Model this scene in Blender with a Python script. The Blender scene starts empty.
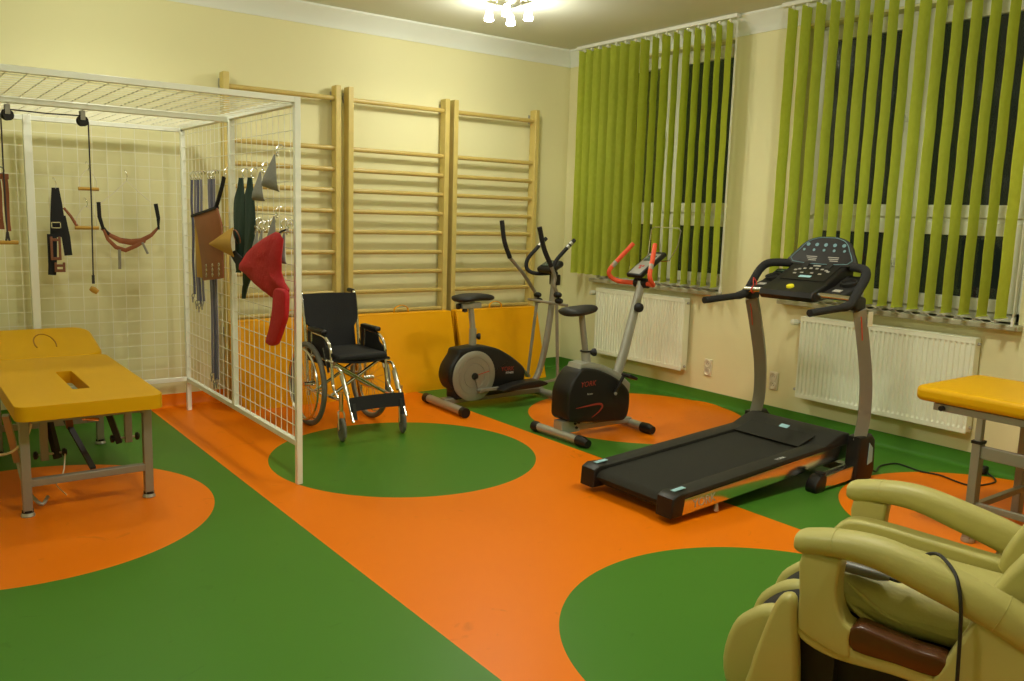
import bpy, bmesh, math, random
from mathutils import Vector, Matrix, Quaternion
random.seed(7)
PI = math.pi
sc = bpy.context.scene
COL = sc.collection

# ------------------------------------------------------------------ helpers
class MB:
    """collects shapes into one bmesh"""
    def __init__(s): s.bm = bmesh.new()
    def box(s, c, d, rot=None, taper=None):
        c = Vector(c); vs = []
        for z in (-1, 1):
            for y in (-1, 1):
                for x in (-1, 1):
                    k = 1 if (taper is None or z < 0) else taper
                    v = Vector((x*d[0]/2*k, y*d[1]/2*k, z*d[2]/2))
                    if rot is not None: v = rot @ v
                    vs.append(s.bm.verts.new(c+v))
        for f in ((0,2,3,1),(4,5,7,6),(0,1,5,4),(2,6,7,3),(0,4,6,2),(1,3,7,5)):
            s.bm.faces.new([vs[i] for i in f])
        return s
    def bx(s, x0, x1, y0, y1, z0, z1):
        return s.box(((x0+x1)/2,(y0+y1)/2,(z0+z1)/2),(abs(x1-x0),abs(y1-y0),abs(z1-z0)))
    def rbox(s, c, d, r=.02, seg=3, rot=None):
        """rounded box"""
        b = bmesh.new()
        bmesh.ops.create_cube(b, size=1.0)
        for v in b.verts: v.co = Vector((v.co.x*d[0], v.co.y*d[1], v.co.z*d[2]))
        bmesh.ops.bevel(b, geom=list(b.edges), offset=min(r, min(d)*.49), segments=seg, profile=.5, affect='EDGES')
        for v in b.verts:
            w = rot @ v.co if rot is not None else v.co
            v.co = w + Vector(c)
        s._merge(b); return s
    def _merge(s, b):
        m = bpy.data.meshes.new('tmp'); b.to_mesh(m); b.free(); s.bm.from_mesh(m); bpy.data.meshes.remove(m)
    def bar(s, p0, p1, w, h=None, up=(0,0,1)):
        """rectangular bar between two points"""
        h = w if h is None else h
        p0, p1 = Vector(p0), Vector(p1); d = p1-p0; L = d.length; z = d.normalized()
        up = Vector(up)
        if abs(z.dot(up)) > .98: up = Vector((0,1,0))
        x = up.cross(z).normalized(); y = z.cross(x)
        R = Matrix((x,y,z)).transposed()
        return s.box((p0+p1)/2, (w,h,L), R)
    def tube(s, pts, r, seg=10, closed=False, caps=True, flat=None, up=None):
        """sweep a circle (or ellipse: flat=(a,b)) along points; r may be a list"""
        P = [Vector(p) for p in pts]; n = len(P)
        rs = r if isinstance(r, (list,tuple)) else [r]*n
        T = []
        for i in range(n):
            if closed: t = P[(i+1)%n]-P[i-1]
            else: t = P[min(i+1,n-1)]-P[max(i-1,0)]
            T.append(t.normalized())
        u = Vector(up) if up else Vector((0,0,1))
        if abs(T[0].dot(u)) > .95: u = Vector((0,1,0)) if abs(T[0].y) < .9 else Vector((1,0,0))
        N = (u - T[0]*u.dot(T[0])).normalized(); rings = []
        for i in range(n):
            if i:
                q = T[i-1].rotation_difference(T[i]); N = q @ N
            N = (N - T[i]*N.dot(T[i])).normalized()
            if up:
                uu = Vector(up); M_ = uu - T[i]*uu.dot(T[i])
                if M_.length > .05: N = M_.normalized()
            B = T[i].cross(N); ring = []
            for k in range(seg):
                a = 2*PI*k/seg
                ca, sa = math.cos(a), math.sin(a)
                if flat: off = N*ca*rs[i]*flat[0] + B*sa*rs[i]*flat[1]
                else: off = (N*ca + B*sa)*rs[i]
                ring.append(s.bm.verts.new(P[i]+off))
            rings.append(ring)
        m = n if closed else n-1
        for i in range(m):
            a, b = rings[i], rings[(i+1)%n]
            for k in range(seg):
                s.bm.faces.new((a[k], a[(k+1)%seg], b[(k+1)%seg], b[k]))
        if caps and not closed:
            s.bm.faces.new(list(reversed(rings[0]))); s.bm.faces.new(rings[-1])
        return s
    def cyl(s, p0, p1, r, seg=16, r2=None):
        return s.tube([p0, p1], [r, r if r2 is None else r2], seg=seg)
    def ring(s, c, axis, R, r, seg=40, rs=8, flat=None):
        c = Vector(c); a = Vector(axis).normalized()
        u = a.orthogonal().normalized(); v = a.cross(u)
        pts = [c + u*R*math.cos(2*PI*k/seg) + v*R*math.sin(2*PI*k/seg) for k in range(seg)]
        return s.tube(pts, r, seg=rs, closed=True, up=None)
    def lathe(s, prof, c=(0,0,0), axis=(0,0,1), seg=24):
        """profile of (radius, height) pairs about an axis"""
        c = Vector(c); a = Vector(axis).normalized(); u = a.orthogonal().normalized(); v = a.cross(u)
        rings = []
        for (r, h) in prof:
            if r < 1e-5: rings.append([s.bm.verts.new(c+a*h)])
            else: rings.append([s.bm.verts.new(c+a*h+u*r*math.cos(2*PI*k/seg)+v*r*math.sin(2*PI*k/seg)) for k in range(seg)])
        for i in range(len(rings)-1):
            A, B = rings[i], rings[i+1]
            for k in range(seg):
                k2 = (k+1)%seg
                if len(A) == 1 and len(B) == 1: continue
                if len(A) == 1: s.bm.faces.new((A[0], B[k2], B[k]))
                elif len(B) == 1: s.bm.faces.new((A[k], A[k2], B[0]))
                else: s.bm.faces.new((A[k], A[k2], B[k2], B[k]))
        if len(rings[0]) > 1: s.bm.faces.new(list(reversed(rings[0])))
        if len(rings[-1]) > 1: s.bm.faces.new(rings[-1])
        return s
    def prism(s, poly, f0, f1, bev=0, seg=2):
        """poly: 2D points; f0, f1 map (a,b)->3D for both faces"""
        b = bmesh.new()
        A = [b.verts.new(Vector(f0(*p))) for p in poly]; B = [b.verts.new(Vector(f1(*p))) for p in poly]
        n = len(poly)
        fa = b.faces.new(A); fb = b.faces.new(list(reversed(B)))
        for i in range(n): b.faces.new((A[i], B[i], B[(i+1)%n], A[(i+1)%n]))
        bmesh.ops.recalc_face_normals(b, faces=b.faces)
        if bev:
            es = list(fa.edges)+list(fb.edges)
            bmesh.ops.bevel(b, geom=es, offset=bev, segments=seg, profile=.5, affect='EDGES')
        s._merge(b); return s
    def xz(s, poly, y0, y1, bev=0, seg=2):
        return s.prism(poly, lambda a,b:(a,y0,b), lambda a,b:(a,y1,b), bev, seg)
    def yz(s, poly, x0, x1, bev=0, seg=2):
        return s.prism(poly, lambda a,b:(x0,a,b), lambda a,b:(x1,a,b), bev, seg)
    def xy(s, poly, z0, z1, bev=0, seg=2):
        return s.prism(poly, lambda a,b:(a,b,z0), lambda a,b:(a,b,z1), bev, seg)
    def ball(s, c, r, sx=1, sy=1, sz=1, seg=16, rot=None):
        b = bmesh.new(); bmesh.ops.create_uvsphere(b, u_segments=seg, v_segments=max(6,seg//2), radius=r)
        for v in b.verts:
            w = Vector((v.co.x*sx, v.co.y*sy, v.co.z*sz))
            if rot is not None: w = rot @ w
            v.co = w + Vector(c)
        s._merge(b); return s
    def quadsheet(s, rows, th):
        """rows of 3D points make a sheet given thickness along its normal"""
        b = bmesh.new()
        g = [[b.verts.new(Vector(p)) for p in r] for r in rows]
        for i in range(len(g)-1):
            for j in range(len(g[0])-1):
                b.faces.new((g[i][j], g[i][j+1], g[i+1][j+1], g[i+1][j]))
        bmesh.ops.recalc_face_normals(b, faces=b.faces)
        b.normal_update()
        geom = bmesh.ops.solidify(b, geom=list(b.faces), thickness=th)
        s._merge(b); return s
    def xform(s, M):
        for v in s.bm.verts: v.co = M @ v.co
        return s

def smooth_path(pts, n=6):
    """Catmull-Rom through points"""
    P = [Vector(p) for p in pts]; out = []
    for i in range(len(P)-1):
        p0 = P[i-1] if i > 0 else P[0]*2-P[1]
        p1, p2 = P[i], P[i+1]
        p3 = P[i+2] if i+2 < len(P) else P[-1]*2-P[-2]
        for k in range(n):
            t = k/n
            out.append(.5*((2*p1)+(p2-p0)*t+(2*p0-5*p1+4*p2-p3)*t*t+(3*p1-p0-3*p2+p3)*t**3))
    out.append(P[-1]); return out
def smooth2(poly, n=4):
    P = [Vector((a,b,0)) for a,b in poly]; m = len(P); out = []
    for i in range(m):
        p0,p1,p2,p3 = P[i-1],P[i],P[(i+1)%m],P[(i+2)%m]
        for k in range(n):
            t = k/n; q = .5*((2*p1)+(p2-p0)*t+(2*p0-5*p1+4*p2-p3)*t*t+(3*p1-p0-3*p2+p3)*t**3)
            out.append((q.x,q.y))
    return out

ROOT = {}   # object -> world matrix
def thing(name, label, cat, loc=(0,0,0), rz=0, group=None):
    o = bpy.data.objects.new(name, None); COL.objects.link(o)
    o.empty_display_size = .1
    o.location = loc; o.rotation_euler = (0,0,rz)
    o['label'] = label; o['category'] = cat
    if group: o['group'] = group
    ROOT[o] = Matrix.Translation(Vector(loc)) @ Matrix.Rotation(rz, 4, 'Z')
    return o
def obj(name, mb, mat, parent=None, world=False, smooth=40, bevel=0, bseg=2, label=None, subsurf=0):
    bm = mb.bm
    if parent is not None:
        Mw = ROOT[parent]
        if world:
            inv = Mw.inverted()
            for v in bm.verts: v.co = inv @ v.co
    bmesh.ops.recalc_face_normals(bm, faces=bm.faces)
    me = bpy.data.meshes.new(name); bm.to_mesh(me); bm.free()
    if smooth:
        me.shade_smooth(); me.set_sharp_from_angle(angle=math.radians(smooth))
    mats = mat if isinstance(mat, (list,tuple)) else [mat]
    for m in mats: me.materials.append(m)
    o = bpy.data.objects.new(name, me); COL.objects.link(o)
    if parent is not None: o.parent = parent; ROOT[o] = ROOT[parent]
    else: ROOT[o] = Matrix.Identity(4)
    if bevel:
        b = o.modifiers.new('bevel','BEVEL'); b.width = bevel; b.segments = bseg; b.limit_method = 'ANGLE'; b.angle_limit = math.radians(40)
    if subsurf:
        b = o.modifiers.new('sub','SUBSURF'); b.levels = subsurf; b.render_levels = subsurf
    if label: o['label'] = label
    return o
def tag(o, label, cat, group=None):
    o['label'] = label; o['category'] = cat
    if group: o['group'] = group
    return o
def struct(name, mb, mat, parent=None, **k):
    o = obj(name, mb, mat, parent, **k)
    if parent is None: o['kind'] = 'structure'
    return o
def copy_tree(o, parent=None):
    c = o.copy(); COL.objects.link(c); c.parent = parent
    for ch in list(o.children): copy_tree(ch, c)
    return c
def lettering(name, body, size, M, mat, parent, extrude=.0006, label=None, shear=0):
    cu = bpy.data.curves.new('t','FONT'); cu.body = body; cu.size = size; cu.extrude = extrude
    cu.align_x = 'CENTER'; cu.align_y = 'CENTER'; cu.shear = shear; cu.resolution_u = 3
    t = bpy.data.objects.new('t', cu); COL.objects.link(t)
    dg = bpy.context.evaluated_depsgraph_get(); dg.update()
    me = bpy.data.meshes.new_from_object(t.evaluated_get(dg))
    bpy.data.objects.remove(t)
    mb = MB(); mb.bm.from_mesh(me); mb.xform(M)
    return obj(name, mb, mat, parent, world=True, smooth=0, label=label)
def frame(origin, x, y):
    """matrix whose local x,y run along the given world directions"""
    x = Vector(x).normalized(); y = Vector(y); y = (y-x*y.dot(x)).normalized(); z = x.cross(y)
    M = Matrix((x,y,z)).transposed().to_4x4(); M.translation = Vector(origin); return M

# ------------------------------------------------------------------ materials
def mat(name, col, rough=.5, metal=0, spec=.5, emis=None, es=0, bump=0, bscale=60, var=0, vscale=3, trans=0, sheen=0, coat=0):
    m = bpy.data.materials.new(name); m.use_nodes = True
    nt = m.node_tree; b = nt.nodes['Principled BSDF']
    b.inputs['Base Color'].default_value = (*col,1); b.inputs['Roughness'].default_value = rough
    b.inputs['Metallic'].default_value = metal; b.inputs['Specular IOR Level'].default_value = spec
    if sheen: b.inputs['Sheen Weight'].default_value = sheen
    if coat: b.inputs['Coat Weight'].default_value = coat
    if emis: b.inputs['Emission Color'].default_value = (*emis,1); b.inputs['Emission Strength'].default_value = es
    tc = nt.nodes.new('ShaderNodeTexCoord')
    if var:
        n = nt.nodes.new('ShaderNodeTexNoise'); n.inputs['Scale'].default_value = vscale; n.inputs['Detail'].default_value = 4
        nt.links.new(tc.outputs['Object'], n.inputs['Vector'])
        h = nt.nodes.new('ShaderNodeMix'); h.data_type = 'RGBA'
        h.inputs[6].default_value = (*[c*(1-var) for c in col],1); h.inputs[7].default_value = (*[min(1,c*(1+var)) for c in col],1)
        nt.links.new(n.outputs['Fac'], h.inputs[0]); nt.links.new(h.outputs[2], b.inputs['Base Color'])
    if bump:
        n = nt.nodes.new('ShaderNodeTexNoise'); n.inputs['Scale'].default_value = bscale; n.inputs['Detail'].default_value = 3
        nt.links.new(tc.outputs['Object'], n.inputs['Vector'])
        bp = nt.nodes.new('ShaderNodeBump'); bp.inputs['Strength'].default_value = bump; bp.inputs['Distance'].default_value = .01
        nt.links.new(n.outputs['Fac'], bp.inputs['Height']); nt.links.new(bp.outputs['Normal'], b.inputs['Normal'])
    return m

M_wall = mat('cream_paint', (.77,.735,.42), .7, bump=.05, bscale=250, var=.03, vscale=1.2)
M_ceil = mat('ceiling_paint', (.68,.70,.58), .8, bump=.04, bscale=200)
M_corn = mat('cornice_plaster', (.78,.82,.74), .7)
M_white = mat('white_frame_paint', (.78,.79,.70), .4)
M_plastic_w = mat('white_window_plastic', (.66,.67,.52), .35)
M_rad = mat('radiator_enamel', (.84,.87,.68), .4)
M_sill = mat('sill_stone', (.42,.41,.28), .4, var=.25, vscale=80)
M_wood = mat('varnished_pine', (.60,.47,.14), .4, var=.14, vscale=9)
M_wood2 = mat('varnished_pine_rung', (.55,.41,.12), .35, var=.12, vscale=12)
M_cage = mat('white_powder_coat', (.86,.88,.77), .35)
M_wire = mat('white_coated_wire', (.88,.87,.72), .3)
M_yvinyl = mat('yellow_vinyl', (.72,.385,.003), .42, spec=.2, bump=.05, bscale=300, var=.05, vscale=6)
M_seam = mat('dark_yellow_seam', (.35,.15,.01), .6)
M_ovinyl = mat('amber_mat_vinyl', (.86,.39,.001), .5, spec=.2, bump=.05, bscale=200, var=.05, vscale=4)
M_chrome = mat('chrome', (.75,.74,.70), .18, metal=1)
M_steel = mat('grey_metallic_paint', (.30,.29,.24), .4, metal=.35)
M_silver = mat('silver_paint', (.42,.42,.37), .38, metal=.5)
M_black = mat('black_plastic', (.012,.011,.010), .42, spec=.35)
M_blackm = mat('matt_black_plastic', (.014,.013,.012), .6)
M_hood = mat('dark_grey_plastic', (.024,.023,.020), .55, spec=.35)
M_foam = mat('black_foam', (.012,.012,.012), .85, bump=.3, bscale=200)
M_fabric = mat('black_nylon', (.007,.007,.0075), .8, bump=.2, bscale=150)
M_belt = mat('running_belt_rubber', (.026,.025,.019), .85, spec=.3, bump=.15, bscale=300)
M_tyre = mat('grey_rubber', (.15,.15,.13), .7)
M_red = mat('red_cloth', (.46,.007,.014), .75, bump=.4, bscale=30, var=.1, vscale=8)
M_orange = mat('orange_red_foam', (.85,.10,.03), .6)
M_redink = mat('red_ink', (.55,.04,.02), .5)
M_darkred = mat('dark_red_ink', (.30,.03,.015), .5)
M_greyink = mat('grey_ink', (.40,.38,.33), .5)
M_whiteink = mat('white_ink', (.75,.75,.75), .5)
M_keyink = mat('dim_blue_ink', (.16,.30,.34), .5)
M_blueink = mat('pale_blue_ink', (.35,.60,.68), .5)
M_blue = mat('dark_blue_strap', (.10,.10,.17), .8, var=.3, vscale=40)
M_strap = mat('grey_blue_strap', (.20,.19,.24), .8)
M_green = mat('dark_green_cloth', (.022,.050,.038), .85, bump=.3, bscale=60)
M_greyc = mat('grey_sandbag_cloth', (.26,.26,.24), .85, bump=.3, bscale=60)
M_leather = mat('brown_leather', (.28,.085,.025), .55, bump=.15, bscale=80, var=.15, vscale=10)
M_suede = mat('mustard_suede', (.52,.30,.05), .85, bump=.1, bscale=80)
M_rope = mat('dark_rope', (.05,.045,.05), .8)
M_cordw = mat('white_cord', (.75,.70,.55), .8)
M_beige = mat('olive_cream_leather', (.47,.425,.13), .5, bump=.08, bscale=120, var=.05, vscale=5)
M_beige2 = mat('shiny_cream_plastic', (.50,.44,.14), .35, coat=.1)
M_brownp = mat('brown_gloss_panel', (.10,.030,.008), .25)
M_remote = mat('grey_remote_plastic', (.16,.155,.14), .4)
M_cord = mat('black_cable', (.012,.012,.012), .5)
M_socket = mat('socket_plastic', (.72,.68,.50), .35)
M_greyp = mat('grey_console_plastic', (.30,.29,.24), .5)
M_screen = mat('console_screen', (.05,.08,.07), .2)
M_discs = mat('brushed_silver_disc', (.34,.32,.25), .5, metal=.4)
M_terra = mat('brown_pad', (.20,.07,.03), .6)
M_yellowb = mat('yellow_button', (.85,.75,.02), .4)
M_shade = mat('lit_frosted_glass', (1,1,1), .3, emis=(1,.97,.85), es=45)

def blind_mat():
    m = bpy.data.materials.new('lime_blind_fabric'); m.use_nodes = True; nt = m.node_tree
    for n in list(nt.nodes): nt.nodes.remove(n)
    out = nt.nodes.new('ShaderNodeOutputMaterial'); d = nt.nodes.new('ShaderNodeBsdfDiffuse'); t = nt.nodes.new('ShaderNodeBsdfTranslucent')
    mx = nt.nodes.new('ShaderNodeMixShader'); mx.inputs[0].default_value = .30
    tc = nt.nodes.new('ShaderNodeTexCoord'); n1 = nt.nodes.new('ShaderNodeTexNoise'); n1.inputs['Scale'].default_value = 30; n1.inputs['Detail'].default_value = 3
    mp = nt.nodes.new('ShaderNodeMapping'); mp.inputs['Scale'].default_value = (1,1,.8)
    r = nt.nodes.new('ShaderNodeMix'); r.data_type = 'RGBA'
    r.inputs[6].default_value = (.58,.65,.075,1); r.inputs[7].default_value = (.70,.77,.12,1)
    nt.links.new(tc.outputs['Object'], mp.inputs[0]); nt.links.new(mp.outputs[0], n1.inputs['Vector']); nt.links.new(n1.outputs['Fac'], r.inputs[0])
    nt.links.new(r.outputs[2], d.inputs[0]); nt.links.new(r.outputs[2], t.inputs[0])
    nt.links.new(d.outputs[0], mx.inputs[1]); nt.links.new(t.outputs[0], mx.inputs[2]); nt.links.new(mx.outputs[0], out.inputs[0])
    return m
M_blind = blind_mat()
def glass_mat():
    m = bpy.data.materials.new('window_glass'); m.use_nodes = True; nt = m.node_tree
    for n in list(nt.nodes): nt.nodes.remove(n)
    out = nt.nodes.new('ShaderNodeOutputMaterial'); g = nt.nodes.new('ShaderNodeBsdfGlossy'); t = nt.nodes.new('ShaderNodeBsdfTransparent')
    g.inputs['Roughness'].default_value = .02; t.inputs[0].default_value = (.85,.88,.85,1)
    f = nt.nodes.new('ShaderNodeFresnel'); f.inputs[0].default_value = 1.4
    mx = nt.nodes.new('ShaderNodeMixShader')
    nt.links.new(f.outputs[0], mx.inputs[0]); nt.links.new(t.outputs[0], mx.inputs[1]); nt.links.new(g.outputs[0], mx.inputs[2]); nt.links.new(mx.outputs[0], out.inputs[0])
    return m
M_glass = glass_mat()

GREEN = (.066,.205,.020); ORANGE = (.86,.195,.0004)
CIRC = [(-2.945,-2.02,.83,0),(-2.91,-4.86,.865,0),(-5.045,-2.035,.865,1),(-.865,-1.985,.845,1),(-.825,-4.71,.84,1)]
def floor_mat():
    m = bpy.data.materials.new('inlaid_vinyl_floor'); m.use_nodes = True; nt = m.node_tree; b = nt.nodes['Principled BSDF']
    L = nt.links.new
    geo = nt.nodes.new('ShaderNodeNewGeometry'); sep = nt.nodes.new('ShaderNodeSeparateXYZ'); L(geo.outputs['Position'], sep.inputs[0])
    def math_(op, a, c, clamp=False):
        n = nt.nodes.new('ShaderNodeMath'); n.operation = op; n.use_clamp = clamp
        for i, v in enumerate((a, c)):
            if v is None: continue
            if isinstance(v, (int,float)): n.inputs[i].default_value = v
            else: L(v, n.inputs[i])
        return n.outputs[0]
    s = math_('MULTIPLY', math_('GREATER_THAN', sep.outputs['X'], -3.98), math_('LESS_THAN', sep.outputs['X'], -1.915))
    mk = s
    for (cx, cy, r, v) in CIRC:
        dx = math_('SUBTRACT', sep.outputs['X'], cx); dy = math_('SUBTRACT', sep.outputs['Y'], cy)
        d2 = math_('ADD', math_('MULTIPLY', dx, dx), math_('MULTIPLY', dy, dy))
        ins = math_('LESS_THAN', d2, r*r)
        # mk = ins ? v : mk
        keep = math_('MULTIPLY', mk, math_('SUBTRACT', 1, ins))
        mk = math_('ADD', keep, math_('MULTIPLY', ins, v))
    n1 = nt.nodes.new('ShaderNodeTexNoise'); n1.inputs['Scale'].default_value = 1.3; n1.inputs['Detail'].default_value = 5
    L(geo.outputs['Position'], n1.inputs['Vector'])
    n2 = nt.nodes.new('ShaderNodeTexNoise'); n2.inputs['Scale'].default_value = 7; n2.inputs['Detail'].default_value = 8; n2.inputs['Distortion'].default_value = 1.5
    L(geo.outputs['Position'], n2.inputs['Vector'])
    mx = nt.nodes.new('ShaderNodeMix'); mx.data_type = 'RGBA'; mx.inputs[6].default_value = (*GREEN,1); mx.inputs[7].default_value = (*ORANGE,1); L(mk, mx.inputs[0])
    # faint scuffs
    ram = nt.nodes.new('ShaderNodeValToRGB'); ram.color_ramp.elements[0].position = .66; ram.color_ramp.elements[0].color = (1,1,1,1); ram.color_ramp.elements[1].position = .74; ram.color_ramp.elements[1].color = (.86,.86,.86,1)
    L(n2.outputs['Fac'], ram.inputs[0])
    mu = nt.nodes.new('ShaderNodeMix'); mu.data_type = 'RGBA'; mu.blend_type = 'MULTIPLY'; mu.inputs[0].default_value = 1
    L(mx.outputs[2], mu.inputs[6]); L(ram.outputs[0], mu.inputs[7]); L(mu.outputs[2], b.inputs['Base Color'])
    rr = nt.nodes.new('ShaderNodeMapRange'); rr.inputs['To Min'].default_value = .34; rr.inputs['To Max'].default_value = .46
    L(n1.outputs['Fac'], rr.inputs['Value']); L(rr.outputs[0], b.inputs['Roughness'])
    b.inputs['Specular IOR Level'].default_value = .17
    return m
M_floor = floor_mat()

# ------------------------------------------------------------------ room shell
XL, YF, ZC, T = -7.3, -7.6, 3.10, .25
struct('floor', MB().bx(XL-T, T, YF-T, T, -.1, 0), M_floor, smooth=0)
struct('ceiling', MB().bx(XL-T, T, YF-T, T, ZC, ZC+.1), M_ceil, smooth=0)
struct('wall_back', MB().bx(XL-T, T+.05, 0, T, 0, ZC), M_wall, smooth=0)
struct('wall_left', MB().bx(XL-T, XL, YF, 0, 0, ZC), M_wall, smooth=0)
struct('wall_front', MB().bx(XL-T, T, YF-T, YF, 0, ZC), M_wall, smooth=0)
WIN = [(-.50,-2.005), (-2.645,-4.31)]   # y ranges of the two openings
ZS, ZT = .945, 2.94
mb = MB(); ys = [0, -.50, -2.005, -2.645, -4.31, YF]
for i in range(0, 5, 2): mb.bx(0, T, ys[i+1], ys[i], 0, ZC)
for a, b in WIN:
    mb.bx(0, T, b, a, 0, ZS); mb.bx(0, T, b, a, ZT, ZC)
struct('wall_right', mb, M_wall, smooth=0)
# coved cornice
def cornice(mb, p, axis, L, inward):
    prof = [(0,2.955),(.010,2.955),(.014,2.98),(.030,3.005),(.055,3.045),(.090,3.075),(.10,3.085),(.10,3.10),(0,3.10)]
    if axis == 'x': mb.prism(prof, lambda a,b:(p[0],p[1]+inward*a,b), lambda a,b:(p[0]+L,p[1]+inward*a,b))
    else: mb.prism(prof, lambda a,b:(p[0]+inward*a,p[1],b), lambda a,b:(p[0]+inward*a,p[1]+L,b))
mb = MB(); cornice(mb, (XL,0), 'x', -XL, -1); struct('trim_1', mb, M_corn)
mb = MB(); cornice(mb, (0,YF), 'y', -YF, -1); struct('trim_2', mb, M_corn)
cove = [(0,0),(.035,0),(.018,.008),(.008,.022),(.006,.10),(0,.10)]
mb = MB(); mb.prism(cove, lambda a,b:(XL,-a,b), lambda a,b:(0,-a,b)); struct('baseboard_back', mb, M_floor)
mb = MB(); mb.prism(cove, lambda a,b:(-a,YF,b), lambda a,b:(-a,0,b)); struct('baseboard_right', mb, M_floor)

# windows: double casements with a low transom, white profiles
def window(idx, ya, yb, ym, f1=.06, e1=.082):
    """ya > yb"""
    w = thing('window_%d' % idx, '', '', (0,(ya+yb)/2,ZS)); del w['label']; del w['category']; w['kind'] = 'structure'
    X0, X1 = .12, .18
    m = MB()
    m.bx(X0, X1, ya-.07, ya, ZS, ZT); m.bx(X0, X1, yb, yb+f1+.01, ZS, ZT); m.bx(X0, X1, yb, ya, ZT-.035, ZT); m.bx(X0, X1, yb, ya, ZS, ZS+.06)
    m.bx(X0, X1, ym-.03, ym+.03, ZS+.05, ZT-.03); m.bx(X0, X1, yb+.06, ya-.06, 1.54, 1.60)
    obj('window_frame', m, M_plastic_w, w, world=True, bevel=.004)
    for (s0, s1, el) in ((ya-.06, ym+.022, .082), (ym-.022, yb+f1, e1)):
        for (z0, z1) in ((ZS+.05, 1.555), (1.585, ZT-.025)):
            m = MB(); e = .082; x0, x1 = X0-.018, X0+.03
            m.bx(x0, x1, s0-e, s0, z0, z1); m.bx(x0, x1, s1, s1+el, z0, z1)
            m.bx(x0+.001, x1-.001, s1+el, s0-e, z0, z0+e); m.bx(x0+.001, x1-.001, s1+el, s0-e, z1-e, z1)
            s_ = obj('sash', m, M_plastic_w, w, world=True, bevel=.004)
            g = MB().bx(X0+.006, X0+.012, s1+el-.005, s0-e+.005, z0+e-.005, z1-e+.005)
            obj('pane', g, M_glass, s_, world=True, smooth=0)
            if s0 == ya-.06:
                hz = (z0+z1)/2
                h = MB().bx(x0-.012, x0, s1+.028, s1+.052, hz-.03, hz+.03); h.bx(x0-.03, x0-.01, s1+.034, s1+.046, hz-.01, hz+.01)
                h.bx(x0-.042, x0-.028, s1+.033, s1+.047, hz-.10, hz+.012)
                obj('handle', h, M_plastic_w, s_, world=True, bevel=.003)
    m = MB().bx(-.07, X0, yb-.03, ya+.03, ZS-.035, ZS); 
    # keep the part inside the opening flush, nosing outside
    obj('window_sill', m, M_sill, w, world=True, bevel=.006)
window(1, *WIN[0], -1.277, .03, .06); window(2, *WIN[1], -3.48)

# vertical blinds
def blind(label, ya, yb, centres, theta, wide=None):
    XB = -.13; root = thing('vertical_blind', label, 'blind', (XB,(ya+yb)/2,ZC), group='lime vertical blinds')
    m = MB().bx(XB-.022, XB+.022, yb, ya, ZC-.032, ZC-.002)
    obj('head_rail', m, M_white, root, world=True, bevel=.004)
    for i, yc in enumerate(centres):
        th = math.radians(theta[i]); w = .063
        d = Vector((-math.sin(th), -math.cos(th), 0)); nrm = Vector((-d.y, d.x, 0))
        rows = []
        NZ = 16
        for k in range(NZ+1):
            z = 3.045 + (.985-3.045)*k/NZ
            ph = .0018*math.sin(k*1.9+i*1.3) ; row = []
            for a in (-1,-.5,0,.5,1):
                row.append(Vector((XB,yc,z)) + d*(w*a) + nrm*(.004*(1-a*a)+ph))
            rows.append(row)
        s_ = obj('slat', MB().quadsheet(rows, .0012), M_blind, root, world=True, smooth=60)
        c = MB().box((XB,yc,3.052),(.012,.02,.03)); obj('slat_carrier', c, M_plastic_w, s_, world=True, smooth=0)
        p = Vector((XB,yc,.990)); R = Matrix.Rotation(-th, 3, 'Z')
        wgt = MB().bar(p-d*.055, p+d*.055, .026, .005); obj('bottom_weight', wgt, M_blind, s_, world=True, smooth=0)
    for sx in (-1, 1):
        m = MB()
        for i in range(len(centres)-1):
            pts = []
            for k in range(7):
                t = k/6; pts.append((XB+sx*.055, centres[i]*(1-t)+centres[i+1]*t, .985-.03*math.sin(PI*t)))
            m.tube(pts, .0016, seg=4)
        obj('bead_chain', m, M_cordw, root, world=True)
    m = MB()
    for dx in (0, .012): m.tube([(XB-.01+dx, yb+.008, ZC-.03), (XB-.012+dx, yb+.006, 2.0), (XB-.01+dx, yb+.008, .98)], .0022, seg=5)
    m.box((XB-.004, yb+.008, .97), (.02,.012,.05))
    obj('pull_cord', m, M_white, root, world=True)
    return root
c1 = BLIND1 = [-.345,-.445,-.55,-.66,-.775,-.895,-1.015,-1.14,-1.265,-1.385,-1.50,-1.615,-1.73,-1.84,-1.945,-2.05]
th1 = [90,89,90,88,90,88,89,84,72,80,70,76,73,71,70,72]
blind('lime green vertical blind over the window beside the corner, slats on its left closed', -.26, -2.13, c1, th1)
c2 = [-2.62,-2.735,-2.85,-2.965,-3.075,-3.185,-3.29,-3.395,-3.50,-3.605,-3.71,-3.82,-3.93,-4.04,-4.15,-4.26]
th2 = [88,88,88,86,87,90,88,88,88,94,92,92,92,92,92,96]
blind('lime green vertical blind over the window behind the treadmill, slats open', -2.53, -4.34, c2, th2)

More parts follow.
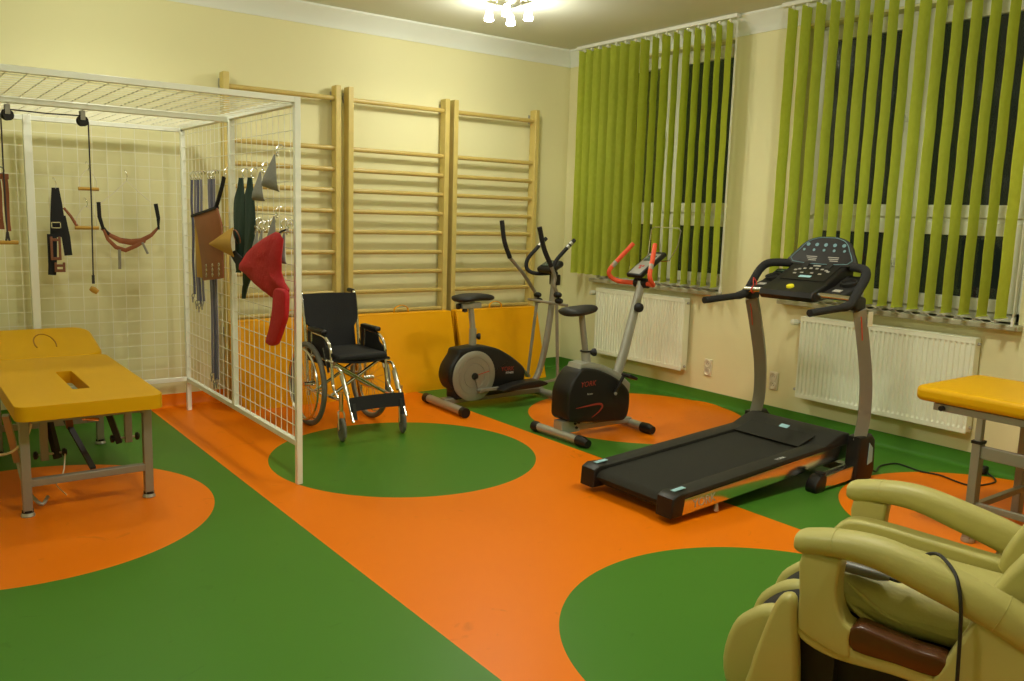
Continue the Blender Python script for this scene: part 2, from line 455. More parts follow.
# radiators
def radiator(label, ya, yb, z0, z1):
    root = thing('radiator', label, 'radiator', (-.06,(ya+yb)/2,z0), group='white panel radiators')
    L = ya-yb; n = int(L/.0333); m = MB()
    m.bx(-.045, -.03, yb, ya, z0, z1)
    prof = []
    step = L/n
    for face, xf in ((0,-.10),):
        rows = []
        ys_ = []
        for i in range(n):
            for (t, dx) in ((0,0),(.30,0),(.42,.010),(.80,.010),(.92,0)):
                ys_.append((ya-(i+t)*step, dx))
        ys_.append((yb, 0))
        for (z, k) in ((z1,0),(z1-.03,0),(z1-.045,1),(z0+.045,1),(z0+.03,0),(z0,0)):
            rows.append([(xf+dx*k, y, z) for y, dx in ys_])
        m.quadsheet(rows, .004)
    obj('panel', m, M_rad, root, world=True, smooth=30)
    for yy in (ya, yb): obj('side_cover', MB().bx(-.10,-.03,yy-.003,yy+.003,z0+.01,z1), M_rad, root, world=True, bevel=.002)
    m = MB(); m.bx(-.102,-.03,yb,ya,z1-.004,z1+.004)
    obj('top_grille', m, M_rad, root, world=True, bevel=.002)
    m = MB()
    for yy in (ya-.15, yb+.15): m.bx(-.045, -.002, yy-.02, yy+.02, z0+.05, z1-.05)
    obj('wall_bracket', m, M_rad, root, world=True)
    m = MB(); m.cyl((-.06,ya,z1-.05),(-.06,ya+.05,z1-.05),.010); m.cyl((-.06,ya+.05,z1-.05),(-.003,ya+.05,z1-.05),.009)
    m.cyl((-.06,ya,z0+.05),(-.06,ya+.04,z0+.05),.010); m.cyl((-.06,ya+.04,z0+.05),(-.003,ya+.04,z0+.05),.009)
    obj('pipe', m, M_silver, root, world=True)
    m = MB().lathe([(.012,0),(.022,.004),(.024,.03),(.022,.055),(.012,.062),(0,.063)], (-.06,ya+.05,z1-.05), (-1,0.25,0), 14)
    obj('thermostatic_valve', m, M_plastic_w, root, world=True)
    m = MB()
    for z in (z1-.035, z0+.035): m.cyl((-.065,yb-.004,z),(-.065,yb-.020,z),.010, 8)
    obj('end_plug', m, M_silver, root, world=True)
    return root
radiator('white panel radiator behind the exercise bike under the window beside the corner', -.62, -1.725, .245, .86)
radiator('white panel radiator behind the treadmill under the window nearer the camera', -2.865, -4.115, .235, .84)

# wall sockets
def socket(label, y, z):
    root = thing('wall_socket', label, 'socket', (-.008,y,z), group='double wall sockets')
    obj('cover_plate', MB().rbox((-.006,y,z),(.012,.078,.145),.005), M_socket, root, world=True)
    for dz in (.034, -.034):
        m = MB().lathe([(.030,.0),(.031,.008),(.027,.009),(.025,.004),(0,.003)], (-.011,y,z+dz), (-1,0,0), 20)
        o = obj('socket_well', m, M_socket, root, world=True)
        m = MB()
        for dy in (-.0095,.0095): m.cyl((-.0135,y+dy,z+dz),(-.016,y+dy,z+dz),.0028,8)
        m.cyl((-.0135,y,z+dz+.012),(-.022,y,z+dz+.012),.0025,8)
        obj('contact_hole', m, M_blackm, o, world=True)
    return root
socket('white double wall socket low on the wall between radiator and treadmill upright', -1.945, .302)
socket('white double wall socket low on the wall beside the treadmill radiator, right of the upright', -2.60, .302)

# ------------------------------------------------------------------ wall bars
def wall_bars(x0, x1, label):
    root = thing('wall_bars', label, 'wall bars', ((x0+x1)/2,-.07,0), group='wooden wall bars')
    for xa in (x0, x1-.045):
        m = MB().bx(xa, xa+.045, -.125, -.035, 0.0, 2.5)
        obj('upright', m, M_wood, root, world=True, bevel=.004)
    for z in [2.40]+[2.01-.1675*i for i in range(12)]:
        m = MB().tube([(x0+.03,-.088,z),(x1-.03,-.088,z)], 1, seg=12, flat=(.019,.015))
        obj('rung', m, M_wood2, root, world=True)
    for xa in (x0+.022, x1-.022):
        for z in (2.42, .55):
            m = MB().bx(xa-.02, xa+.02, -.04, 0.0, z-.015, z+.015)
            m.bx(xa-.02, xa+.02, -.008, 0.0, z-.04, z+.04)
            obj('wall_bracket', m, M_silver, root, world=True)
    return root
wall_bars(-3.425, -2.485, 'pine wall bars partly behind the white cage, leftmost of three')
wall_bars(-2.42, -1.455, 'pine wall bars behind the wheelchair, middle of three')
wall_bars(-1.41, -.46, 'pine wall bars nearest the room corner, behind the elliptical trainer')

# folding mats leaning in front of the wall bars
def folding_mat(x0, x1, label):
    root = thing('folding_mat', label, 'gym mat', ((x0+x1)/2,-.3,0), group='folded amber gym mats')
    def pan(yt0, yt1, yb0, yb1, zt):
        poly = [(yt0,zt),(yt1,zt),(yb1,.0),(yb0,.0)]
        m = MB(); m.yz(poly, x0, x1, .012, 3); return m
    obj('mat_panel', pan(-.135,-.185,-.16,-.21,.655), M_ovinyl, root, world=True)
    obj('mat_panel', pan(-.19,-.235,-.36,-.415,.655), M_ovinyl, root, world=True)
    obj('fold_strip', MB().rbox(((x0+x1)/2,-.187,.652),(x1-x0-.01,.10,.016),.007), M_ovinyl, root, world=True)
    xc = (x0+x1)/2
    pts = smooth_path([(xc-.07,-.187,.655),(xc-.06,-.187,.70),(xc,-.187,.722),(xc+.06,-.187,.70),(xc+.07,-.187,.655)], 5)
    obj('carry_handle', MB().tube(pts, 1, seg=8, flat=(.004,.012), up=(1,0,0)), M_ovinyl, root, world=True)
    return root
folding_mat(-3.42, -2.46, 'folded amber gym mat seen through the cage mesh, leftmost of three')
folding_mat(-2.435, -1.475, 'folded amber gym mat with handle standing right behind the wheelchair')
folding_mat(-1.42, -.50, 'folded amber gym mat behind the elliptical trainer')

# ------------------------------------------------------------------ therapy cage
CX, CY0, CY1, CZ = -3.74, -.17, -2.235, 2.065
XE = -5.74
cage = thing('therapy_cage', 'white square-tube suspension therapy cage with wire mesh sides and roof', 'cage', (-4.7,-1.2,0))
t_ = .032
def post(x, y, z0=0, z1=CZ, w=t_):
    m = MB().box((x,y,(z0+z1)/2),(w,w,z1-z0)); return obj('post', m, M_cage, cage, world=True, bevel=.003)
def rail(p0, p1, w=t_):
    m = MB().bar(p0, p1, w); return obj('rail', m, M_cage, cage, world=True, bevel=.003)
post(CX+.004, CY1, 0, CZ+.026, .033); post(CX, CY0); post(CX, -1.215, .22, CZ, .036); post(XE, CY1); post(XE, CY0)
post(-4.715, CY0, .24, CZ, .048)
zr = CZ-.0
rail((XE,CY1,zr+.008),(CX,CY1,zr+.010), .030); rail((XE,CY0,zr-.02),(CX,CY0,zr-.02)); rail((XE,-1.2,zr-.02),(CX,-1.2,zr-.02), .034)
rail((CX,CY0,zr),(CX,CY1,zr), .040); rail((XE,CY0,zr),(XE,CY1,zr))
rail((CX,CY0,.235),(CX,CY1,.235)); rail((XE,CY0,.24),(CX,CY0,.24))
def wires(mb, p0, p1, w=.0034): mb.bar(p0, p1, w)
m = MB(); y = CY0-.05
while y > CY1+.03: wires(m, (CX,y,.24), (CX,y,zr)); y -= .0845
z = .24+.088
while z < zr-.02: wires(m, (CX-.004,CY0,z), (CX-.004,CY1,z)); z += .0885
obj('mesh_panel', m, M_wire, cage, world=True, smooth=0)
m = MB(); x = CX-.05
while x > XE: wires(m, (x,CY0,.24), (x,CY0,zr), .0032); x -= .0905
z = .24+.088
while z < zr-.02: wires(m, (XE,CY0-.004,z), (CX,CY0-.004,z), .0034); z += .0905
obj('mesh_panel', m, M_wire, cage, world=True, smooth=0)
m = MB(); x = CX-.05
while x > XE: wires(m, (x,CY0,zr), (x,CY1,zr)); x -= .0835
y = CY0-.09
while y > CY1+.02: wires(m, (XE,y,zr-.004), (CX,y,zr-.004), .0042); y -= .09
obj('mesh_panel', m, M_wire, cage, world=True, smooth=0)

# hanging gear -----------------------------------------------------
def pulley(label, x):
    y, z = -1.2, 1.965
    r = thing('pulley', label, 'pulley', (x,y,z), group='ceiling pulleys')
    m = MB().lathe([(.0,-.014),(.029,-.014),(.029,-.009),(.023,-.004),(.023,.004),(.029,.009),(.029,.014),(0,.014)], (x,y,z), (0.35,-1,0), 24)
    obj('wheel', m, M_black, r, world=True)
    m = MB().bx(x-.012,x+.012,y-.026,y-.022,z+.004,z+.055); m.bx(x-.012,x+.012,y+.022,y+.026,z-.004,z+.055); m.bx(x-.012,x+.012,y-.026,y+.026,z+.05,z+.056)
    obj('housing', m, M_steel, r, world=True)
    m = MB().tube(smooth_path([(x,y,z+.055),(x+.01,y,z+.07),(x,y,z+.082),(x,y,z+.092)],4), .003, seg=6)
    obj('hook', m, M_chrome, r, world=True)
pulley('black pulley hanging from the cage roof at the left picture edge', -4.935)
pulley('black pulley hanging from the cage roof, to the right of the other pulley', -4.57)
rp = thing('pulley_rope', 'thin dark rope running over both cage pulleys with a knotted wooden grip hanging free', 'rope', (-4.75,-1.2,1.95))
pts = [(-4.966,-1.2,1.34),(-4.967,-1.2,1.70),(-4.966,-1.2,1.965),(-4.957,-1.2,1.988),(-4.935,-1.2,1.996),(-4.75,-1.2,1.990),(-4.57,-1.2,1.994),(-4.548,-1.2,1.986),(-4.540,-1.2,1.96),(-4.541,-1.2,1.5),(-4.548,-1.2,1.075)]
obj('rope', MB().tube(pts, .0042, seg=6), M_rope, rp, world=True)
m = MB().cyl((-4.548,-1.2,1.10),(-4.548,-1.2,1.05),.008,8)
obj('knot', m, M_rope, rp, world=True)
m = MB().tube([(-4.565,-1.2,1.025),(-4.548,-1.2,1.015),(-4.528,-1.2,1.000)], [.013,.018,.014], seg=10)
obj('wooden_grip', m, M_suede, rp, world=True)
def trapeze(label, x, y, z, w, hz, group='wooden hand bars'):
    r = thing('hand_bar', label, 'hand bar', (x,y,z+hz), group=group)
    obj('bar', MB().cyl((x-w/2,y,z),(x+w/2,y,z),.0115,10), M_suede, r, world=True)
    pts = smooth_path([(x-w*.42,y,z),(x-w*.40,y,z+hz*.35),(x-w*.15,y,z+hz*.68),(x,y,z+hz*.75),(x+w*.15,y,z+hz*.68),(x+w*.40,y,z+hz*.35),(x+w*.42,y,z)],4)
    obj('cord', MB().tube(pts, .0025, seg=5), M_cordw, r, world=True)
    pts = smooth_path([(x,y-.002,z+hz*.75-.005),(x+.008,y,z+hz*.85),(x,y,z+hz),(x-.004,y+.03,z+hz+.012),(x-.002,y+.05,z+hz-.002)],4)
    obj('hook', MB().tube(pts, .0025, seg=5), M_chrome, r, world=True)
    return r
YB = -.225
trapeze('wooden hand bar on a white cord hanging on the back mesh, upper of two', -4.375, YB, 1.605, .125, .17)
trapeze('wooden hand bar on a white cord hanging on the back mesh, lower of two', -4.395, YB, 1.345, .145, .19)
r = thing('rope_handle', 'wooden bar handle hanging from the pulley rope at the left picture edge', 'hand bar', (-4.965,-1.2,1.30))
obj('bar', MB().cyl((-5.03,-1.2,1.285),(-4.915,-1.2,1.285),.011,10), M_suede, r, world=True)
obj('loop', MB().tube(smooth_path([(-4.975,-1.2,1.285),(-4.970,-1.2,1.31),(-4.965,-1.2,1.345),(-4.960,-1.2,1.31),(-4.955,-1.2,1.285)],4),.006,seg=6), M_rope, r, world=True)
r = thing('leather_sling', 'dark red leather sling hanging beside the pulley rope at the left picture edge', 'sling', (-4.98,-1.15,1.66))
for (xa, xb, wa, l) in ((-5.0,-4.985,.018,.30),(-4.962,-4.952,.015,.31)):
    m = MB(); m.quadsheet([[(xa+(xb-xa)*j/6+(k-.5)*2*wa*(1-.35*j/6)+.004*math.sin(j), -1.160+.006*math.sin(k*2+j), 1.655-l*j/6) for k in (0,.5,1)] for j in range(7)], .006)
    obj('band', m, M_leather, r, world=True)
m = MB().ring((-4.978,-1.16,1.672),(0,1,0),.018,.004,16,6)
obj('ring', m, M_steel, r, world=True)
obj('top_strap', MB().bx(-5.02,-4.94,-1.167,-1.153,1.625,1.655), M_leather, r, world=True, bevel=.003)

# black harness with brown pads
r = thing('suspension_harness', 'black webbing harness with brown ladder-shaped pads hung on the back mesh', 'harness', (-4.56,YB,1.6))
def strip(pts, w0, th, mb=None, yy=YB):
    """flat strap in the x-z plane: pts of (x,z,halfwidth)"""
    m = mb or MB(); rows = []
    for i,(x,z,h) in enumerate(pts):
        a = pts[max(i-1,0)]; b = pts[min(i+1,len(pts)-1)]
        d = Vector((b[0]-a[0], b[1]-a[1])).normalized(); n = Vector((-d.y, d.x))
        rows.append([(x-n.x*h, yy, z-n.y*h),(x,yy-.004,z),(x+n.x*h, yy, z+n.y*h)])
    m.quadsheet(rows, th); return m
m = strip([(-4.575,1.605,.022),(-4.572,1.50,.034),(-4.57,1.36,.045),(-4.572,1.28,.046)], 0, .016)
m = strip([(-4.607,1.30,.030),(-4.612,1.10,.026),(-4.618,1.03,.024)], 0, .012, m)
m = strip([(-4.547,1.42,.026),(-4.525,1.28,.026),(-4.515,1.16,.024)], 0, .012, m)
obj('webbing', m, M_fabric, r, world=True)
for (xa, xb, za, zb) in ((-4.625,-4.56,1.285,1.13),(-4.605,-4.54,1.115,1.05)):
    m = MB(); yy = YB-.022
    m.bx(xa, xa+.016, yy-.006, yy, zb, za); m.bx(xb-.016, xb, yy-.006, yy, zb, za)
    m.bx(xa+.014, xb-.014, yy-.0065, yy+.0005, za-.03, za-.012); m.bx(xa+.014, xb-.014, yy-.0065, yy+.0005, zb+.0, zb+.02)
    obj('leg_pad', m, M_terra, r, world=True, bevel=.003)
m = MB().bx(-4.61,-4.556,YB-.024,YB-.018,1.340,1.346); m.bx(-4.61,-4.556,YB-.024,YB-.018,1.375,1.381); m.bx(-4.612,-4.607,YB-.024,YB-.018,1.34,1.381); m.bx(-4.560,-4.555,YB-.024,YB-.018,1.34,1.381)
obj('buckle', m, M_chrome, r, world=True)
obj('side_strap', strip([(-4.53,1.475,.008),(-4.49,1.42,.009),(-4.455,1.355,.010)],0,.006), M_leather, r, world=True)
obj('hook', MB().tube(smooth_path([(-4.575,YB-.004,1.60),(-4.568,YB,1.63),(-4.575,YB,1.66),(-4.58,YB+.035,1.672),(-4.578,YB+.05,1.66)],4),.003,seg=5), M_chrome, r, world=True)

# curved sling belt on a hanger
r = thing('sling_belt', 'curved brown leather sling belt with black loops hanging from a thin white cord', 'sling', (-4.13,YB,1.6))
m = MB().tube([(-4.135,YB,1.672),(-4.20,YB,1.60),(-4.318,YB,1.50)], .0028, seg=5); m.tube([(-4.135,YB,1.672),(-4.06,YB,1.60),(-3.945,YB,1.50)], .0028, seg=5)
obj('cord', m, M_cordw, r, world=True)
obj('hook', MB().tube(smooth_path([(-4.135,YB,1.668),(-4.13,YB,1.70),(-4.138,YB,1.73),(-4.138,YB+.04,1.745)],4),.003,seg=5), M_chrome, r, world=True)
arc = lambda z0, dz, xa, xb, h, n=13: [(xa+(xb-xa)*k/(n-1), z0-dz*math.sin(PI*k/(n-1)), h*(.45+.55*math.sin(PI*k/(n-1)))) for k in range(n)]
m = strip([(-4.305,1.345,.010),(-4.25,1.295,.014),(-4.19,1.262,.019),(-4.12,1.250,.022),(-4.05,1.262,.018),(-3.985,1.30,.013),(-3.935,1.355,.008)],0,.008)
m = strip([(-4.295,1.335,.008),(-4.27,1.27,.012),(-4.22,1.215,.014),(-4.16,1.195,.015),(-4.09,1.225,.014),(-4.03,1.262,.012)],0,.008,m,YB-.012)
obj('belt', m, M_leather, r, world=True)
m = strip([(-4.318,1.52,.013),(-4.316,1.42,.013),(-4.298,1.35,.011),(-4.262,1.30,.010)],0,.014,None,YB-.006)
m = strip([(-3.95,1.52,.014),(-3.935,1.42,.013),(-3.936,1.37,.008),(-3.935,1.34,.008)],0,.014,m,YB-.006)
obj('end_loop', m, M_fabric, r, world=True)
obj('strap_tail', strip([(-4.20,1.20,.010),(-4.202,1.065,.010)],0,.006,None,YB-.016), M_steel, r, world=True)
obj('strap_tail', strip([(-4.05,1.25,.008),(-4.015,1.17,.008)],0,.006,None,YB-.016), M_steel, r, world=True)

# gear on the side mesh (hung on its inner face)
XS = CX-.03
def side_hook(y, z, parent, x=XS):
    pts = smooth_path([(x,y,z-.03),(x-.006,y,z-.012),(x,y,z),(x+.014,y,z+.012),(x+.030,y,z+.004),(x+.030,y,z-.012)],4)
    m = MB().tube(pts, .003, seg=5); m.ring((x,y,z-.04),(.6,-.8,0),.010,.0028,14,5)
    return obj('snap_hook', m, M_chrome, parent, world=True)
def long_strap(label, y, z1, z0, mat_, gr=None, w=.013):
    x = XS; r = thing('hanging_strap', label, 'strap', (x,y,z1), group=gr)
    m = MB(); rows = [[(x+.003*math.sin(k*1.3+y*9), y-w+.004*math.sin(k), z1+(z0-z1)*k/10),(x-.004, y, z1+(z0-z1)*k/10),(x+.003*math.sin(k*1.3+y*9), y+w+.004*math.sin(k), z1+(z0-z1)*k/10)] for k in range(11)]
    m.quadsheet(rows, .006)
    obj('webbing', m, mat_, r, world=True)
    side_hook(y, z1+.045, r)
    m = MB(); m.ring((x-.006,y,z0-.012),(.6,-.8,0),.013,.0035,14,5); m.bx(x-.012,x-.004,y-.013,y+.013,z0-.035,z0-.02); m.tube([(x-.008,y+.006,z0-.03),(x-.008,y+.004,z0-.06)],.005,seg=6)
    obj('end_clip', m, M_steel, r, world=True)
g1 = 'blue-grey straps on the side mesh by the rear corner post'
for i, (y, z0) in enumerate(((-.465,.90),(-.545,.86),(-.605,.845),(-.675,.87))):
    long_strap('long blue-grey strap hanging by the rear corner post, ending in metal clips', y, 1.69, z0, (M_blue, M_strap)[i%2], g1, .020)
g2 = 'blue-grey straps behind the brown leather cuff'
for i, (y, z0) in enumerate(((-.850,.40),(-.905,.36),(-.955,.375))):
    long_strap('long blue-grey strap hanging behind the brown leather cuff nearly to the floor', y, 1.69, z0, (M_strap, M_blue)[i%2], g2, .018)

# brown leather cuff
XC = CX-.060
r = thing('leather_cuff', 'large brown leather cuff with eyelets and mustard backing hung on a black strap', 'cuff', (XC,-.82,1.5))
def sidepoly(poly, x0, x1, bev=.003):
    return MB().yz(poly, x0, x1, bev, 2)
obj('leather_panel', sidepoly([(-.637,1.450),(-1.131,1.504),(-1.216,1.40),(-1.225,1.07),(-1.02,1.045),(-.813,1.022),(-.79,1.144),(-.716,1.321)], XC, XC-.012), M_leather, r, world=True)
obj('suede_back', sidepoly([(-.584,1.438),(-.70,1.449),(-.764,1.40),(-.798,1.038),(-.70,1.032),(-.615,1.031)], XC+.018, XC+.008), M_suede, r, world=True)
m = MB()
m.bar((XC-.006,-.60,1.444),(XC-.006,-1.125,1.506),.024,.016)
m.tube(smooth_path([(XC-.004,-1.06,1.50),(XC-.004,-1.106,1.515),(XC+.004,-1.145,1.58),(XC+.015,-1.175,1.65),(XC+.022,-1.185,1.70)],4), 1, seg=6, flat=(.009,.013))
obj('black_strap', m, M_fabric, r, world=True)
side_hook(-1.19, 1.745, r)
m = MB()
for i in range(3):
    for k in range(3):
        m.ring((XC-.014, -.905-.13*i, 1.125-.030*k+.012*i), (1,0,0), .011, .0032, 12, 5)
obj('eyelet', m, M_chrome, r, world=True)
# mustard cone pouch
XP = CX-.080
r = thing('suede_pouch', 'mustard suede cone pouch pointing left in front of the cage mid post', 'pouch', (XP,-1.25,1.3))
poly = [(-.992,1.273),(-1.20,1.345),(-1.385,1.400),(-1.46,1.388),(-1.502,1.354),(-1.487,1.265),(-1.39,1.211),(-1.20,1.235)]
m = MB(); b = bmesh.new()
front = []; n = 8
rows = []
for k in range(9):
    t = k/8; yc = -.992-.47*t; zt = 1.277+(1.392-1.277)*min(1,t*1.05); zb = 1.269+(1.215-1.269)*t
    rows.append([(XP-.032*math.sin(PI*j/6)*t, yc-.035*t*math.sin(PI*j/6), zt+(zb-zt)*j/6) for j in range(7)])
m.quadsheet(rows, .005)
obj('pouch', m, M_suede, r, world=True, smooth=60)
m = MB().yz([(-1.37,1.235),(-1.47,1.255),(-1.60,1.217),(-1.562,1.153),(-1.50,1.165)], XP+.012, XP+.002, .003)
obj('black_flap', m, M_fabric, r, world=True)
m = MB().ring((XP+.02,-1.47,1.335),(1,0,.3),.045,.004,18,5)
obj('mouth_ring', m, M_leather, r, world=True)

# dark green slings
def green_sling(label, prof, hy):
    z1 = prof[0][0]
    r = thing('cloth_sling', label, 'sling', (XS,prof[0][1],z1), group='dark green slings')
    m = MB(); rows = []
    P = smooth_path([(z, a, b) for z, a, b in prof], 3)
    for k, p in enumerate(P):
        rows.append([(XS-.010-.016*math.sin(PI*j/6)-.006*math.sin(j*2.1+k*.4), p.y+(p.z-p.y)*j/6, p.x) for j in range(7)])
    m.quadsheet(rows, .008)
    obj('cloth', m, M_green, r, world=True, smooth=60)
    side_hook(hy, z1+.045, r)
    return r
green_sling('long dark green cloth sling hanging right beside the cage mid post', [(1.685,-1.495,-1.520),(1.62,-1.44,-1.545),(1.54,-1.375,-1.555),(1.40,-1.35,-1.545),(1.28,-1.385,-1.52),(1.16,-1.40,-1.485),(1.12,-1.41,-1.46)], -1.507)
green_sling('long dark green cloth sling with pointed end, right of the other green one', [(1.685,-1.645,-1.670),(1.60,-1.58,-1.70),(1.54,-1.565,-1.715),(1.40,-1.555,-1.715),(1.28,-1.55,-1.66),(1.12,-1.52,-1.64),(1.04,-1.52,-1.58),(.97,-1.525,-1.545)], -1.657)
# grey sandbags: wedges that widen downwards
def sandbag(label, y, z1, ya, za, yb, zb, gr=None, hook=True):
    """apex (y,z1); lower corners (ya,za) and (yb,zb)"""
    r = thing('sandbag', label, 'sandbag', (XS,y,z1), group=gr)
    m = MB(); n = 12; V = []
    for t, th in ((0,.15),(.12,.25),(.4,.6),(.7,1),(.92,.9),(1,.3)):
        y0 = y+.010*(1-t)+(ya-y)*t; y1 = y-.010*(1-t)+(yb-y)*t
        za_ = z1+(za-z1)*t; zb_ = z1+(zb-z1)*t
        ring = []
        for k in range(n):
            a = 2*PI*k/n; f = .5+.5*math.cos(a)
            ring.append(m.bm.verts.new(Vector((XS-.014-.013*th*(1-math.sin(a)) , y1+(y0-y1)*f, zb_+(za_-zb_)*f))))
        V.append(ring)
    for i in range(len(V)-1):
        for k in range(n): m.bm.faces.new((V[i][k],V[i][(k+1)%n],V[i+1][(k+1)%n],V[i+1][k]))
    m.bm.faces.new(V[0]); m.bm.faces.new(list(reversed(V[-1])))
    obj('bag', m, M_greyc, r, world=True, smooth=60)
    side_hook(y, z1+.042, r)
    return r
sandbag('grey wedge-shaped sandbag hanging highest on the side mesh, by the front post', -2.05, 1.800, -1.86, 1.635, -2.125, 1.60)
sandbag('grey wedge-shaped sandbag just left of and below the highest one', -1.835, 1.715, -1.71, 1.555, -1.91, 1.55)
for (y, z) in ((-1.775,1.385),(-1.845,1.388)):
    sandbag('small grey sandbag hanging in the lower row above the red cloth', y, z, y+.055, z-.13, y-.03, z-.135, 'small grey sandbags in the lower row')
sandbag('grey sandbag hanging right behind the top corner of the red cloth', -2.035, 1.470, -1.925, 1.30, -2.10, 1.29)
sandbag('narrow dark grey sandbag nearest the front post, behind the red cloth', -2.175, 1.385, -2.125, 1.22, -2.215, 1.22)
for y in (-1.71,-1.935,-2.105):
    h = thing('empty_snap_hook', 'empty chrome snap hook clipped to the side mesh in the row above the red cloth', 'hook', (XS,y,1.42), group='empty snap hooks on the side mesh')
    side_hook(y, 1.445, h)
    m = MB().tube([(XS,y,1.395),(XS-.004,y+.006,1.375),(XS-.004,y+.012,1.36)],.0035,seg=6); obj('swivel', m, M_steel, h, world=True)
# red cloth with hanging tail
XR = CX-.076
r = thing('red_cloth', 'bright red cloth pouch with a narrow hanging tail beside the front cage post', 'pouch', (XR,-1.95,1.3))
poly = [(-2.145,1.388),(-2.200,1.385),(-2.254,1.355),(-2.225,1.26),(-2.222,1.178),(-2.27,1.125),(-2.333,1.092),(-2.325,1.060),(-2.21,1.075),(-2.102,1.026),(-1.96,1.055),(-1.82,1.085),(-1.68,1.125),(-1.566,1.148),(-1.58,1.18),(-1.625,1.209),(-1.70,1.255),(-1.828,1.303),(-1.99,1.352)]
# shallow folds: lofted outline with a bulging middle
b = bmesh.new(); cen = Vector((0, sum(p[0] for p in poly)/len(poly), sum(p[1] for p in poly)/len(poly)))
def layer(f, dx, wob=0):
    return [b.verts.new(Vector((XR+dx+wob*math.sin(i*1.7), cen.y+(p[0]-cen.y)*f, cen.z+(p[1]-cen.z)*f))) for i, p in enumerate(poly)]
L_ = [layer(.97,0), layer(1,-.006), layer(.97,-.014,.002), layer(.75,-.022,.005), layer(.4,-.026,.004)]
for A, B in zip(L_, L_[1:]):
    for i in range(len(A)): b.faces.new((A[i],A[(i+1)%len(A)],B[(i+1)%len(A)],B[i]))
b.faces.new(L_[0]); b.faces.new(L_[-1]); bmesh.ops.recalc_face_normals(b, faces=b.faces)
m = MB(); m._merge(b)
obj('pouch', m, M_red, r, world=True, smooth=70)
poly = smooth2([(-2.175,1.075),(-2.25,1.095),(-2.333,1.084),(-2.338,1.02),(-2.325,.95),(-2.295,.905),(-2.235,.83),(-2.189,.785),(-2.11,.767),(-2.050,.775),(-2.055,.80),(-2.102,.865),(-2.15,.97)], 3)
obj('tail', MB().yz(poly, XR-.004, XR-.036, .012, 3), M_red, r, world=True, smooth=60)
side_hook(-2.19, 1.445, r)
obj('tie', MB().tube([(XS,-2.19,1.405),(XR+.005,-2.19,1.39),(XR-.01,-2.19,1.375)],.005,seg=6), M_fabric, r, world=True)

